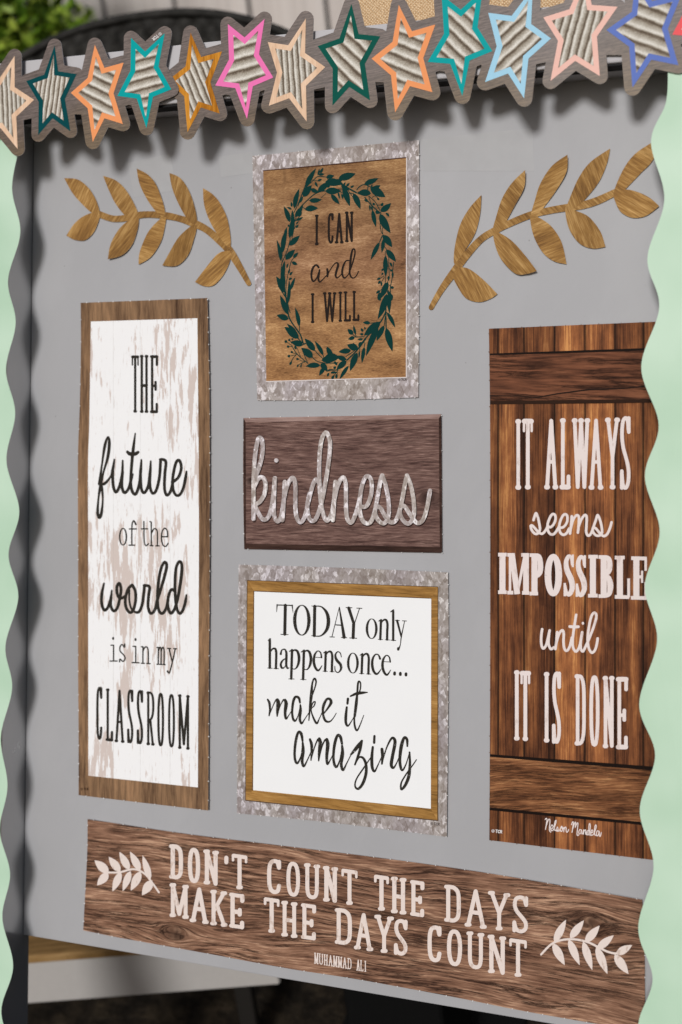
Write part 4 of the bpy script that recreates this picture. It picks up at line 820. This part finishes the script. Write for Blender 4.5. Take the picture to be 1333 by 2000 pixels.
L4 = strokes(za2, 8, [[(155, 185, 8), (142, 115, 12), (115, 98, 10), (92, 170, 11), (78, 290, 10), (85, 375, 10), (108, 396, 9), (138, 330, 4), (150, 250, 4)], [(156, 200, 8), (160, 280, 13), (150, 375, 12), (166, 428, 9), (200, 370, 5), (245, 270, 4)],
 [(226, 168, 9), (242, 220, 12), (242, 300, 9), (236, 370, 5)], [(240, 350, 4), (275, 230, 5), (302, 168, 7)], [(316, 162, 12), (326, 210, 16), (316, 300, 12), (310, 376, 5)], [(315, 350, 4), (345, 230, 5), (372, 172, 7)], [(388, 168, 12), (398, 220, 15), (388, 330, 12), (394, 406, 9), (420, 370, 5), (460, 290, 4)],
 [(535, 212, 9), (520, 145, 12), (492, 130, 11), (465, 210, 12), (452, 330, 10), (462, 410, 11), (484, 434, 9), (512, 370, 4), (530, 280, 4)], [(536, 232, 9), (541, 310, 13), (527, 405, 12), (545, 464, 10), (580, 400, 5), (628, 305, 4)],
 [(622, 314, 8), (680, 245, 15), (727, 182, 9)], [(727, 182, 9), (706, 280, 11), (660, 412, 7)], [(662, 408, 5), (700, 342, 7), (740, 350, 10), (766, 410, 11), (766, 500, 12), (735, 595, 12), (692, 645, 10), (661, 620, 7), (675, 550, 6), (740, 450, 6), (818, 335, 4)],
 [(848, 136, 9), (845, 200, 10)], [(832, 242, 9), (823, 340, 12), (826, 435, 12), (848, 478, 8), (880, 420, 5), (918, 335, 4)],
 [(920, 262, 12), (926, 330, 12), (920, 405, 7)], [(922, 390, 5), (965, 250, 6), (1010, 162, 9), (1036, 160, 11), (1046, 205, 13), (1022, 330, 13), (1010, 415, 13), (1030, 444, 9), (1060, 400, 5), (1092, 325, 4)],
 [(1165, 235, 7), (1162, 170, 11), (1135, 152, 11), (1108, 230, 14), (1093, 350, 12), (1100, 435, 11), (1120, 466, 8), (1155, 400, 5), (1185, 300, 4)], [(1186, 292, 7), (1190, 400, 10), (1180, 520, 13), (1145, 610, 12), (1108, 650, 9), (1106, 590, 7), (1150, 510, 6), (1215, 420, 5), (1253, 364, 4)]])
BOOST = 1.0
t.flat('lettering', L3, BR_INK, nf, .0012); t.flat('lettering', L4, BR_INK, nf, .0012)
tiny(t, 842, 1606, .1, 4.6, m_ink('dark_small_print3', C(60, 50, 46)), nf)

# ------------------------------------------------------------------ right barn door poster
ox = P(1130, 1662, 0)
t = Thing('poster', 'tall barn-door wood poster with white words IT ALWAYS seems IMPOSSIBLE until IT IS DONE', 'poster', 1130, 1662, 0)
nf = curl(956, 1320, 630, 1680, .0018, .0025, .0006, .0012, .0008)
pyref = 1160
gaps = [P(x, pyref, 0).x-ox.x for x in (974, 1024.5, 1084, 1143.5, 1202, 1257, 1300)]
t.sheet('card', [(955.3, 642), (1312, 627)], [(956.2, 1641), (1312, 1684)], [(955.3, 642), (957.7, 830), (958, 1160), (957.5, 1400), (956.2, 1641)], [(1312, 627), (1312, 1684)], m_planks('dark_planks_print', gaps), nf, 0, 18, 40, .0007, m_plain('card_edge_brown', C(110, 84, 66)), nubs=40)
BATT = m_wood('top_batten_print', [C(52, 30, 20), C(88, 54, 38), C(118, 74, 52), C(140, 92, 66)], 0, .8, rot=R_(3), fleck=.5, dark_lines=.9, lw=.05, knots=((-.052, .80, .014),))
BATL = m_wood('bottom_batten_print', [C(64, 38, 24), C(104, 66, 42), C(138, 92, 60), C(184, 136, 92)], 0, 1.2, rot=R_(-6), fleck=1.0, dark_lines=.8, lw=.045, warp=2.0)
blk = m_plain('dark_gap_print', C(24, 15, 11))
t.flat('gap_print', [ccw([(957, 690.5), (1312, 678), (1312, 683), (957, 694)])], blk, nf, .0003)
t.quad('batten_print', [(957, 694), (1312, 681.5), (1312, 779), (957.6, 783)], BATT, nf, .0005, 12, 5)
t.flat('gap_print', ribbon([(958, 773, 1.3), (1020, 774, .9), (1050, 776, 1.0), (1090, 769, 1.4), (1150, 761, 1.5), (1210, 759, 1.2), (1312, 750, 1.2)]), m_plain('crack_print', C(34, 22, 17)), nf, .0008)
t.flat('gap_print', [ccw([(957.6, 783), (1312, 779), (1312, 786), (957.6, 790)])], m_plain('soft_gap_print', C(46, 28, 18)), nf, .0003)
t.flat('gap_print', [ccw([(957.5, 1473), (1312, 1500), (1312, 1508), (957.5, 1478)])], blk, nf, .0003)
t.quad('batten_print', [(957.5, 1478), (1312, 1507), (1312, 1611), (957, 1577)], BATL, nf, .0005, 12, 5)
t.flat('gap_print', [ccw([(957, 1577), (1312, 1611), (1312, 1617), (957, 1582.5)])], blk, nf, .0003)
WI_ = m_ink('cream_ink', C(224, 212, 208), C(206, 190, 184), 90, .6)
zr, zr5, zr6, zsu, znm = (940, 620, 3.392), (940, 980, 3.392), (940, 1300, 3.392), (1020, 990, 6.665), (1050, 1580, 9.521)
t.flat('lettering', word(zr, [('I', 226, 267, 673, 1142), ('T', 272, 348, 671, 1140), ('A', 417, 513, 668, 1140), ('L', 519, 594, 667, 1140), ('W', 601, 724, 667, 1140), ('A', 711, 813, 666, 1142), ('Y', 821, 921, 663, 1140), ('S', 917, 994, 650, 1146)], 12, 16.5, 3), WI_, nf, .0007)
t.flat('lettering', strokes(zsu, 17, [[(150, 172), (165, 120), (182, 82), (205, 130), (225, 220), (234, 290), (213, 340), (170, 350), (125, 300), (115, 245), (145, 252), (210, 325), (258, 350), (298, 318), (340, 245)],
 [(335, 265), (385, 258), (430, 190), (435, 118), (405, 92), (368, 130), (333, 230), (342, 320), (385, 360), (430, 340), (478, 265)], [(482, 272), (540, 263), (585, 200), (590, 122), (560, 95), (522, 130), (487, 230), (492, 320), (532, 363), (578, 345), (615, 280)],
 [(648, 122), (640, 230), (625, 348)], [(635, 280), (665, 170), (705, 112), (738, 122), (740, 200), (728, 335)], [(735, 260), (775, 160), (815, 107), (841, 128), (840, 230), (836, 330), (862, 375), (897, 350), (925, 280)],
 [(922, 285), (962, 170), (985, 107), (1015, 170), (1037, 260), (1042, 330), (1015, 370), (962, 370), (922, 320), (925, 275), (960, 280), (1025, 355), (1068, 380), (1112, 350), (1147, 270), (1166, 200)]]), WI_, nf, .0007)
zi = (940, 980, 3.392)
def B_(x0, y0, parts):   # bold slab letter parts with straight cut ends
    out = []
    for k, pts, *r in parts: out += stroke(k, [(x0+p[0], y0+p[1]) + tuple(p[2:]) for p in pts], r[0] if r else 8, zi)
    return out
imp = []
imp += B_(113, 338, [('q', [(29, 0), (29, 272)], 20), ('q', [(0, 12), (57, 12)], 12), ('q', [(0, 261), (57, 261)], 12)])
imp += B_(174, 340, [('q', [(18, 0), (18, 270)], 8), ('q', [(0, 12), (40, 12)], 12), ('q', [(0, 262), (40, 262)], 12), ('q', [(30, 2), (66, 272)], 19), ('q', [(118, 2), (66, 272)], 9), ('q', [(124, 0), (124, 272)], 19), ('q', [(92, 12), (144, 12)], 12), ('q', [(98, 263), (146, 264)], 12)])
imp += B_(322, 342, [('q', [(32, 0), (32, 275)], 20), ('q', [(0, 12), (45, 12)], 12), ('q', [(0, 266), (56, 266)], 12), ('c', [(32, 14, 13), (62, 22, 16), (72, 75, 18), (66, 130, 17), (32, 160, 13)])])
imp += ellipse(zi, 479, 486, 36, 124, 22, 17)
imp += B_(548, 348, [('c', [(56, 68, 9), (50, 24, 10), (32, 14, 13), (16, 50, 15), (22, 105, 18), (50, 170, 19), (56, 225, 17), (38, 264, 15), (18, 255, 12), (9, 205, 8)]), ('q', [(60, 2), (60, 85)], 7), ('q', [(7, 190), (7, 278)], 8)])
imp += B_(628, 352, [('c', [(56, 68, 9), (50, 24, 10), (32, 14, 13), (16, 50, 15), (22, 105, 18), (50, 170, 19), (56, 225, 17), (38, 264, 15), (18, 255, 12), (9, 205, 8)]), ('q', [(60, 2), (60, 85)], 7), ('q', [(7, 190), (7, 278)], 8)])
imp += B_(709, 352, [('q', [(32, 0), (32, 278)], 20), ('q', [(2, 12), (66, 12)], 12), ('q', [(0, 270), (64, 270)], 12)])
imp += B_(779, 354, [('q', [(34, 0), (34, 280)], 20), ('q', [(0, 12), (45, 12)], 12), ('q', [(0, 271), (45, 271)], 12), ('c', [(34, 13, 13), (66, 22, 15), (74, 65, 18), (66, 110, 16), (34, 130, 12)]), ('c', [(34, 138, 11), (66, 150, 16), (78, 205, 20), (68, 258, 15), (34, 270, 13)])])
imp += B_(886, 358, [('q', [(34, 0), (34, 282)], 20), ('q', [(0, 12), (66, 12)], 12), ('q', [(0, 272), (96, 274)], 12), ('q', [(92, 150), (92, 275)], 9)])
imp += B_(993, 362, [('q', [(36, 0), (36, 284)], 20), ('q', [(2, 12), (104, 14)], 12), ('q', [(98, 5), (98, 95)], 8), ('q', [(40, 135), (72, 135)], 10), ('q', [(74, 95), (74, 175)], 7), ('q', [(0, 274), (104, 276)], 12), ('q', [(98, 170), (98, 280)], 8)])
t.flat('lettering', imp, WI_, nf, .0007)
t.flat('lettering', strokes(zsu, 17, [[(262, 1592), (250, 1690), (252, 1790), (275, 1843), (312, 1805), (340, 1700), (360, 1608)], [(352, 1660), (345, 1780), (375, 1850), (412, 1830)],
 [(458, 1630), (448, 1750), (435, 1850)], [(445, 1780), (480, 1660), (520, 1607), (543, 1640), (540, 1760), (552, 1845), (585, 1873), (622, 1815), (650, 1700)],
 [(705, 1405), (682, 1550), (662, 1700), (662, 1820), (700, 1883), (742, 1835), (770, 1720), (783, 1632)], ('l', [(622, 1558, 19), (680, 1563, 19), (733, 1560, 19)]),
 [(783, 1632), (765, 1750), (767, 1850), (795, 1880), (828, 1815)], ('l', [(793, 1512, 16), (793, 1518, 16)]),
 [(830, 1810), (872, 1720), (940, 1540), (968, 1425), (945, 1378), (905, 1420), (872, 1560), (855, 1720), (870, 1840), (910, 1898), (952, 1860), (975, 1780), (985, 1712)]]), WI_, nf, .0007)
t.flat('lettering', word(zr6, [('I', 217, 257, 30, 497), ('T', 257, 330, 35, 500), ('I', 409, 460, 42, 510), ('S', 468, 532, 36, 521), ('D', 619, 697, 56, 530), ('O', 716, 787, 60, 541), ('N', 804, 887, 68, 548), ('E', 893, 975, 75, 555)], 12, 15.5, 3), WI_, nf, .0007)
t.flat('lettering', strokes(znm, 8.5, [[(145, 198), (160, 175), (180, 190), (168, 280), (152, 380)], [(158, 340), (198, 215), (222, 188), (235, 220), (226, 330), (226, 405), (250, 430)],
 [(246, 380), (288, 352), (290, 310), (265, 300), (246, 350), (256, 400), (285, 400), (312, 368)], [(310, 370), (343, 260), (350, 212), (330, 228), (315, 310), (316, 380), (335, 402), (358, 365)], [(358, 365), (372, 335), (388, 395), (372, 415), (348, 402), (375, 395), (400, 415), (425, 370)],
 [(448, 322), (428, 365), (432, 408), (455, 415), (470, 362), (455, 322), (445, 350), (475, 370), (490, 345)], [(497, 340), (490, 425)], [(493, 390), (520, 337), (536, 350), (536, 415), (558, 432), (584, 380)],
 [(635, 292), (655, 242), (670, 252), (660, 340), (645, 435)], [(655, 380), (690, 270), (710, 246), (708, 335)], [(702, 340), (735, 270), (755, 266), (745, 380), (737, 470), (750, 495), (772, 480)],
 [(815, 390), (790, 382), (770, 430), (782, 465), (808, 450), (820, 392), (822, 450), (840, 465), (858, 400)], [(860, 388), (858, 468)], [(860, 430), (885, 387), (900, 402), (896, 458), (915, 475), (930, 440)],
 [(965, 412), (935, 402), (917, 450), (928, 480), (955, 468), (985, 350), (980, 280), (965, 278), (957, 380), (965, 468), (985, 490)], [(990, 452), (1030, 430), (1030, 395), (1006, 396), (990, 450), (1005, 490), (1035, 480), (1060, 440)], [(1060, 440), (1095, 340), (1090, 298), (1074, 310), (1062, 400), (1067, 480), (1090, 490)], [(1145, 412), (1115, 407), (1097, 460), (1107, 500), (1135, 480), (1150, 420), (1152, 490), (1170, 510), (1188, 440)]]), WI_, nf, .0009)
tiny(t, 961, 1620, 0.1, 5.5, ink_w, nf)

# ------------------------------------------------------------------ bottom banner
t = Thing('banner', "long brown wood-print banner reading DON'T COUNT THE DAYS MAKE THE DAYS COUNT", 'banner', 710, 1915, 0)
nf0 = curl(165, 1260, 1600, 1990, .0018, .0025, .0012, .0, .0008)
def nf(x, y):
    yt = 1600+(x-171)*.145; c = max(0, min(1.05, (y-yt)/245)); return nf0(x, (1600+1990)/2) + (.0022+.0014*math.sin(x/95.))*c**3
bo = P(710, 1915, 0)
kn = lambda px, py: (P(px, py).x-bo.x, P(px, py).y-bo.y)
k1, k2 = kn(345, 1822), kn(1150, 1800)
BW = m_wood('banner_wood_print', [C(72, 48, 38), C(116, 84, 66), C(148, 112, 90), C(196, 158, 130)], 0, .9, fleck=1.0, dark_lines=.95, warp=1.9, patch=.8, lw=.05, knots=((k1[0], k1[1], .040), (k2[0], k2[1], .034)))
t.sheet('card', [(171.5, 1599.8), (356, 1627.5), (521, 1648), (700, 1670), (850, 1690), (1009, 1714.5), (1255, 1757.5)], [(163, 1817), (224, 1829.6), (315, 1846), (418, 1864.7), (562, 1891.5), (700, 1913), (890, 1948), (1030, 1976), (1260, 2016)],
  [(171.5, 1599.8), (171, 1660), (167, 1740), (163, 1817)], [(1255, 1757.5), (1259.5, 1860), (1260, 2016)], BW, nf, 0, 60, 18, .0008, WHITE_EDGE, nubs=42)
BI = m_ink('banner_cream_ink', C(222, 208, 200), C(196, 176, 164), 120, .6)
zb, zc = (150, 1580, 2.4236), (650, 1650, 1.9517)
sk = .145
def words(z, boxes, groups, r_, rs, hs):
    k = 0
    for n in groups: t.flat('lettering', word(z, boxes[k:k+n], r_, rs, hs), BI, nf, .0007); k += n
words(zb, [('D', 440, 504, 170, 332, sk), ('O', 528, 584, 185, 350, sk), ('N', 601, 674, 195, 360, sk), ("'", 698, 720, 215, 268), ('T', 733, 810, 216, 380, sk), ('C', 903, 968, 238, 402, sk), ('O', 993, 1058, 250, 415, sk), ('U', 1078, 1152, 260, 427, sk), ('N', 1167, 1238, 273, 441, sk), ('T', 1252, 1332, 287, 454, sk)], (5, 5), 9.6, 9, 7)
words(zc, [('T', 157, 216, 117, 251, sk), ('H', 221, 283, 124, 263, sk), ('E', 294, 350, 137, 273, sk), ('D', 426, 490, 155, 296, sk), ('A', 502, 589, 170, 316, sk), ('Y', 593, 677, 180, 326, sk), ('S', 684, 747, 193, 337, sk)], (3, 4), 7.7, 7.4, 6)
words(zb, [('M', 440, 532, 355, 516, sk), ('A', 535, 626, 372, 540, sk), ('K', 630, 714, 386, 554, sk), ('E', 720, 794, 400, 565, sk), ('T', 885, 962, 422, 586, sk), ('H', 966, 1049, 438, 607, sk), ('E', 1060, 1134, 450, 618, sk)], (4, 3), 9.6, 9, 7)
l2 = word(zb, [('D', 1222, 1305, 473, 642, sk)], 9.6, 9, 7) + word(zc, [('A', 82, 155, 260, 402, sk), ('Y', 161, 232, 270, 412, sk), ('S', 233, 287, 283, 422, sk)], 7.7, 7.4, 6)
t.flat('lettering', l2, BI, nf, .0007)
words(zc, [('C', 363, 415, 308, 447, sk), ('O', 436, 494, 323, 462, sk), ('U', 511, 578, 333, 474, sk), ('N', 590, 664, 346, 492, sk), ('T', 672, 742, 360, 503, sk)], (5,), 7.7, 7.4, 6)
z4 = (400, 1700, 1.4287); ms = []
for i, ch in enumerate('MUHAMMAD'): x = 306+i*13.2; ms.append((ch, x, x+12, 230+(x-306)*.16, 261+(x-306)*.16, .14))
for i, ch in enumerate('ALI'): x = 424+i*10; ms.append((ch, x, x+9.5, 230+(x-306)*.16, 261+(x-306)*.16, .14))
t.flat('lettering', word(z4, ms, 1.35, 1.35, 1.3), BI, nf, .0007)
def lp(z, L): return [leafpoly(*zt(z, b, c), *zt(z, d, e), wd/z[2]) for d, e, b, c, wd in L]
br1 = lp(zb, [(85, 243, 152, 302, 21), (152, 226, 207, 297, 19), (203, 203, 250, 288, 18), (253, 202, 302, 292, 18), (312, 218, 350, 335, 16), (97, 362, 150, 303, 20), (170, 391, 210, 298, 18), (219, 389, 255, 293, 17), (257, 387, 303, 296, 20), (310, 409, 358, 338, 21)]) + stroke('c', [(130, 300), (200, 300), (270, 285), (320, 305), (355, 345), (390, 395)], 4.5, zb)
br2 = lp(zc, [(890, 285, 845, 372, 15), (958, 288, 905, 357, 15), (1018, 308, 963, 372, 16), (1072, 345, 1008, 397, 15), (1142, 382, 1080, 418, 15), (885, 459, 840, 375, 16), (942, 459, 900, 360, 15), (990, 478, 955, 368, 15), (1048, 493, 1005, 388, 16), (1128, 493, 1075, 418, 17)]) + stroke('c', [(795, 418), (840, 375), (900, 360), (970, 370), (1050, 408), (1100, 416)], 4, zc)
t.flat('laurel_print', br1, BI, nf, .0007); t.flat('laurel_print', br2, BI, nf, .0007)

# ------------------------------------------------------------------ burlap behind the top rail
t = Thing('burlap_cloth', 'tan woven burlap cloth standing up behind the top edge of the board', 'cloth', 900, 60, -.02)
g = NG('burlap_weave', .9, .1)
X, Y, _ = g.sep(g.coords())
wob = g.math('MULTIPLY', g.math('SUBTRACT', g.noise(g.coords(), 60, 3), .5), .0035)
sx = g.math('SINE', g.math('MULTIPLY', g.math('ADD', X, wob), 2*math.pi/.0058)); sy = g.math('SINE', g.math('MULTIPLY', g.math('ADD', Y, wob), 2*math.pi/.0058))
weave = g.math('ADD', g.math('MULTIPLY', g.math('MULTIPLY', sx, sy), .30), .5); holes = g.math('MULTIPLY', g.math('ADD', g.math('ABSOLUTE', sx), g.math('ABSOLUTE', sy)), .25)
fv = g.math('ADD', g.math('ADD', weave, holes), g.math('MULTIPLY', g.math('SUBTRACT', g.noise(g.coords(), 380, 4), .5), .9))
g.base(g.ramp(fv, [(.2, C(92, 66, 44)), (.45, C(150, 116, 80)), (.7, C(192, 158, 118)), (1.0, C(226, 200, 164))])); g.bump(fv, .0012)
t.sheet('cloth', [(688, -140), (1230, -140)], [(688, 90), (1230, 60)], [(688, -140), (688, 90)], [(1230, -140), (1230, 60)], g.m, lambda x, y: -.028+.003*math.sin(x/38.)+.002*math.sin(x/17.+1), 0, 90, 10, thick=.002)

# ------------------------------------------------------------------ background, world space
def wobj(name, verts, faces, mat, parent=None, loc=(0, 0, 0), smooth=False, label=None, cat=None, kind=None, group=None):
    me = bpy.data.meshes.new(name); me.from_pydata([tuple(Vector(v)-Vector(loc)) for v in verts], [], faces)
    me.materials.append(mat)
    if smooth: me.polygons.foreach_set('use_smooth', [True]*len(me.polygons))
    me.update(); ob = bpy.data.objects.new(name, me); COL.objects.link(ob)
    if parent: ob.parent = parent
    else: ob.location = loc
    for k, v_ in (('label', label), ('category', cat), ('kind', kind), ('group', group)):
        if v_: ob[k] = v_
    return ob
def wempty(name, loc, label, cat, group=None):
    e = bpy.data.objects.new(name, None); COL.objects.link(e); e.location = loc; e['label'] = label; e['category'] = cat
    if group: e['group'] = group
    return e
def box(c, s, rz=0.0):
    vs = []
    for dx in (-.5, .5):
        for dy in (-.5, .5):
            for dz in (-.5, .5):
                x, y = dx*s[0], dy*s[1]; vs.append((c[0]+x*math.cos(rz)-y*math.sin(rz), c[1]+x*math.sin(rz)+y*math.cos(rz), c[2]+dz*s[2]))
    return vs, [[0, 1, 3, 2], [4, 6, 7, 5], [0, 4, 5, 1], [2, 3, 7, 6], [0, 2, 6, 4], [1, 5, 7, 3]]
g = NG('dark_mulch', .95, .1); v = g.noise(g.coords(), 14, 6, .7)
g.base(g.ramp(v, [(.35, (.006, .005, .004)), (.5, (.022, .017, .012)), (.62, (.045, .034, .022)), (.75, (.08, .06, .04))])); g.bump(v, .03)
wobj('ground', [(-40, -30, 0), (40, -30, 0), (40, 50, 0), (-40, 50, 0)], [[0, 1, 2, 3]], g.m, kind='structure')
# plank fence
FY = 2.9
fe = wempty('plank_fence', (0, FY, 0), 'pale grey fence of wide upright boards far behind the display board', 'fence')
fm = m_wood('weathered_fence_board', [C(186, 176, 170), C(202, 193, 187), C(212, 205, 200)], 1, .25, fleck=.3, dark_lines=.2, rough=.8)
x205 = (ray_world(205, 20) if False else None)
def fx(px):      # world x where the photo column meets the fence plane
    c = ORG + BR @ cam_b; d = BR @ (right_b*((px-CX)/F) + up_b*(-(20-CY)/F) + fwd_b); k = (FY-c.y)/d.y; return c.x+d.x*k
seam = [fx(p) for p in (205, 347, 535, 640)]
pw = (seam[3]-seam[0])/3.0
base_me = None
for i in range(-14, 16):
    x0 = seam[0]+i*pw
    vs, fs = box((pw/2, 0, 1.5), (pw-.018, .022, 3.0))
    if base_me is None:
        ob = wobj('board', vs, fs, fm, fe); base_me = ob.data
        mod = ob.modifiers.new('bevel', 'BEVEL'); mod.width = .006
    else:
        ob = bpy.data.objects.new('board', base_me); COL.objects.link(ob); ob.parent = fe
    ob.location = (x0, random.uniform(-.006, .006), 0)
vs, fs = box((seam[0], .05, 1.4), (30*pw, .05, .12)); wobj('rail', vs, fs, fm, fe)
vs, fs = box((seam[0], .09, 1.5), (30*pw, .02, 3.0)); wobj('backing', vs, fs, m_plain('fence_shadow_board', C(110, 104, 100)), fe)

# wicker chair
def at_depth(px, py, d): return ray_world(px, py, depth=d)
top = at_depth(275, 31, 3.15); cxw, cyw = top.x, top.y
lft = at_depth(0, 78, 3.15)
ch = wempty('wicker_chair', (cxw, cyw, 0), 'dark brown wicker chair with tall rounded back behind the top left corner', 'chair')
wm = m_plain('dark_wicker', (.05, .048, .044), .7, .75, 34, .12)
HT = top.z
def arc_h(s):     # height of the back along its half width s in -1..1
    return HT - .50*abs(s)**2.3
HW = .88
vs, fs = [], []; NX, NZ = 170, 110
zlow = .62
for j in range(NZ+1):
    for i in range(NX+1):
        s_ = -1+2*i/NX; x = HW*s_; zt_ = arc_h(s_); z = zlow+(zt_-zlow)*j/NZ; y = .18*s_*s_*-1
        b = .007*math.sin(i*1.25)*math.sin(j*1.15)+.004*math.sin(i*.31+j*.2)
        vs.append((x, y+b, z))
for j in range(NZ):
    for i in range(NX): a = j*(NX+1)+i; fs.append([a, a+1, a+NX+2, a+NX+1])
bk = wobj('woven_back', vs, fs, wm, ch)
md = bk.modifiers.new('solid', 'SOLIDIFY'); md.thickness = .02
def tube(pts, r, k=8):
    vs, fs = [], []
    for i, p in enumerate(pts):
        a = Vector(pts[max(0, i-1)]); b = Vector(pts[min(len(pts)-1, i+1)]); d = (b-a).normalized()
        u = d.cross(Vector((0, 1, .1))).normalized(); v_ = d.cross(u)
        for q in range(k): an = 2*math.pi*q/k; vs.append(Vector(p)+u*r*math.cos(an)+v_*r*math.sin(an))
    for i in range(len(pts)-1):
        for q in range(k): a = i*k+q; b = i*k+(q+1) % k; fs.append([a, b, b+k, a+k])
    fs += [list(range(k))[::-1], list(range((len(pts)-1)*k, len(pts)*k))]
    return vs, fs
rim = [(HW*s_, -.18*s_*s_, arc_h(s_)) for s_ in [-1+2*i/40 for i in range(41)]]
rim = [(-HW, -.18, .62)] + rim + [(HW, -.18, .62)]
vs, fs = tube(rim, .011); wobj('rim', vs, fs, wm, ch, smooth=True)
vs, fs = box((0, -.35, .58), (1.05, .6, .12)); wobj('seat', vs, fs, wm, ch)
for sx in (-1, 1):
    for sy in (-.62, -.1):
        vs, fs = tube([(sx*.47, sy, .52), (sx*.5, sy, 0.0)], .028); wobj('leg', vs, fs, wm, ch, smooth=True)

# shrub, top left
sh_c = at_depth(40, 20, 4.1)
sh = wempty('shrub', (sh_c.x, sh_c.y, 0), 'leafy green shrub beside the fence in the top left corner', 'shrub')
g = NG('shrub_leaf', .5, .3); oi = g.n('ShaderNodeNewGeometry'); g.base(g.ramp(oi.outputs['Random Per Island'], [(0, (.05, .11, .008)), (.5, (.17, .29, .02)), (1, (.42, .52, .08))]))
g.b.inputs['Transmission Weight'].default_value = 0.0
vs, fs = [], []
top_l = at_depth(165, 0, 4.1)
for i in range(15000):
    z = random.uniform(.5, sh_c.z+.5) if i < 3000 else random.uniform(sh_c.z-.5, sh_c.z+.45); wz = .62+.1*math.sin(z*9)
    a = random.uniform(0, 2*math.pi); rr = math.sqrt(random.random())
    cl = .1*math.sin(a*5+z*7)
    p = Vector((-.42+(wz+cl)*rr*math.cos(a), .28*rr*math.sin(a), z))
    d = Vector((random.gauss(0, 1), random.gauss(0, 1), random.gauss(0, 1))).normalized(); u = d.cross(Vector((0, 0, 1))).normalized()
    L, W = random.uniform(.04, .075), random.uniform(.014, .024); b = len(vs)
    nrm = d.cross(u)*W*.5
    vs += [p, p+d*L*.5+u*W+nrm, p+d*L, p+d*L*.5-u*W+nrm]; fs.append([b, b+1, b+2, b+3])
wobj('crown', vs, fs, g.m, sh)
bark = m_plain('bark', (.09, .06, .04), .9)
for k in range(4):
    a = k*1.6; vs, fs = tube([(-.42, 0, 0), (-.42+.15*math.cos(a), .15*math.sin(a), .7), (-.42+.3*math.cos(a), .25*math.sin(a), 1.5)], .022); wobj('stem', vs, fs, bark, sh, smooth=True)

# bench with wooden top and white apron below the board
a0 = ray_world(40, 1963, depth=2.72); zb_ = a0.z
b0 = ray_world(548, 1924, z=zb_)
ac = ORG + BR @ cam_b
dirv = Vector((b0.x-a0.x, b0.y-a0.y, 0)).normalized(); nrm = Vector((-dirv.y, dirv.x, 0))
# apron top from the photo line through (40,1880): same vertical face
dd = BR @ (right_b*((40-CX)/F) + up_b*(-(1880-CY)/F) + fwd_b); kk = ((a0-ac).dot(nrm))/(dd.dot(nrm)); zt2 = (ac+dd*kk).z
La = (b0-a0).length
be = wempty('bench', (a0.x, a0.y, 0), 'low bench with golden wooden top and white side board seen below the display board', 'bench')
be.rotation_euler = (0, 0, math.atan2(dirv.y, dirv.x))
def lbox(name, x0, x1, y0, y1, z0, z1, mat):
    vs, fs = box(((x0+x1)/2, (y0+y1)/2, (z0+z1)/2), (x1-x0, y1-y0, z1-z0)); ob = wobj(name, vs, fs, mat, be); m_ = ob.modifiers.new('bevel', 'BEVEL'); m_.width = .004; return ob
whp = m_plain('white_bench_paint', C(176, 172, 168), .5)
lbox('side_board', -.5, La, 0, .02, zb_, zt2, whp)
lbox('side_board', -.5, La, .40, .42, zb_, zt2, whp)
wtop = m_wood('golden_bench_wood', [C(100, 76, 46), C(136, 106, 66), C(158, 128, 86)], 0, .5, fleck=.3, dark_lines=.3)
for i in range(4): lbox('slat', -.52, La+.015, -.01+i*.111, .095+i*.111, zt2+.001, zt2+.022, wtop)
for x in (-.44, La-.12):
    for y in (.06, .33): lbox('leg', x, x+.04, y, y+.04, 0, zb_+.05, m_plain('dark_bench_leg', (.02, .018, .016)))

# black post
pb = ray_world(795, 1965, depth=2.62)
vs, fs = box((0, 0, .45), (.215, .215, .9)); 
po = wempty('black_post', (pb.x, pb.y+.02, 0), 'square black post standing on dark ground under the board', 'post')
ob = wobj('post_body', vs, fs, m_plain('black_steel', (.006, .006, .006), .6), po); ob.modifiers.new('bevel', 'BEVEL').width = .006
vs, fs = box((0, 0, .012), (.42, .42, .024)); ob = wobj('base_plate', vs, fs, m_plain('black_steel_plate', (.008, .008, .008), .6), po); ob.modifiers.new('bevel', 'BEVEL').width = .004
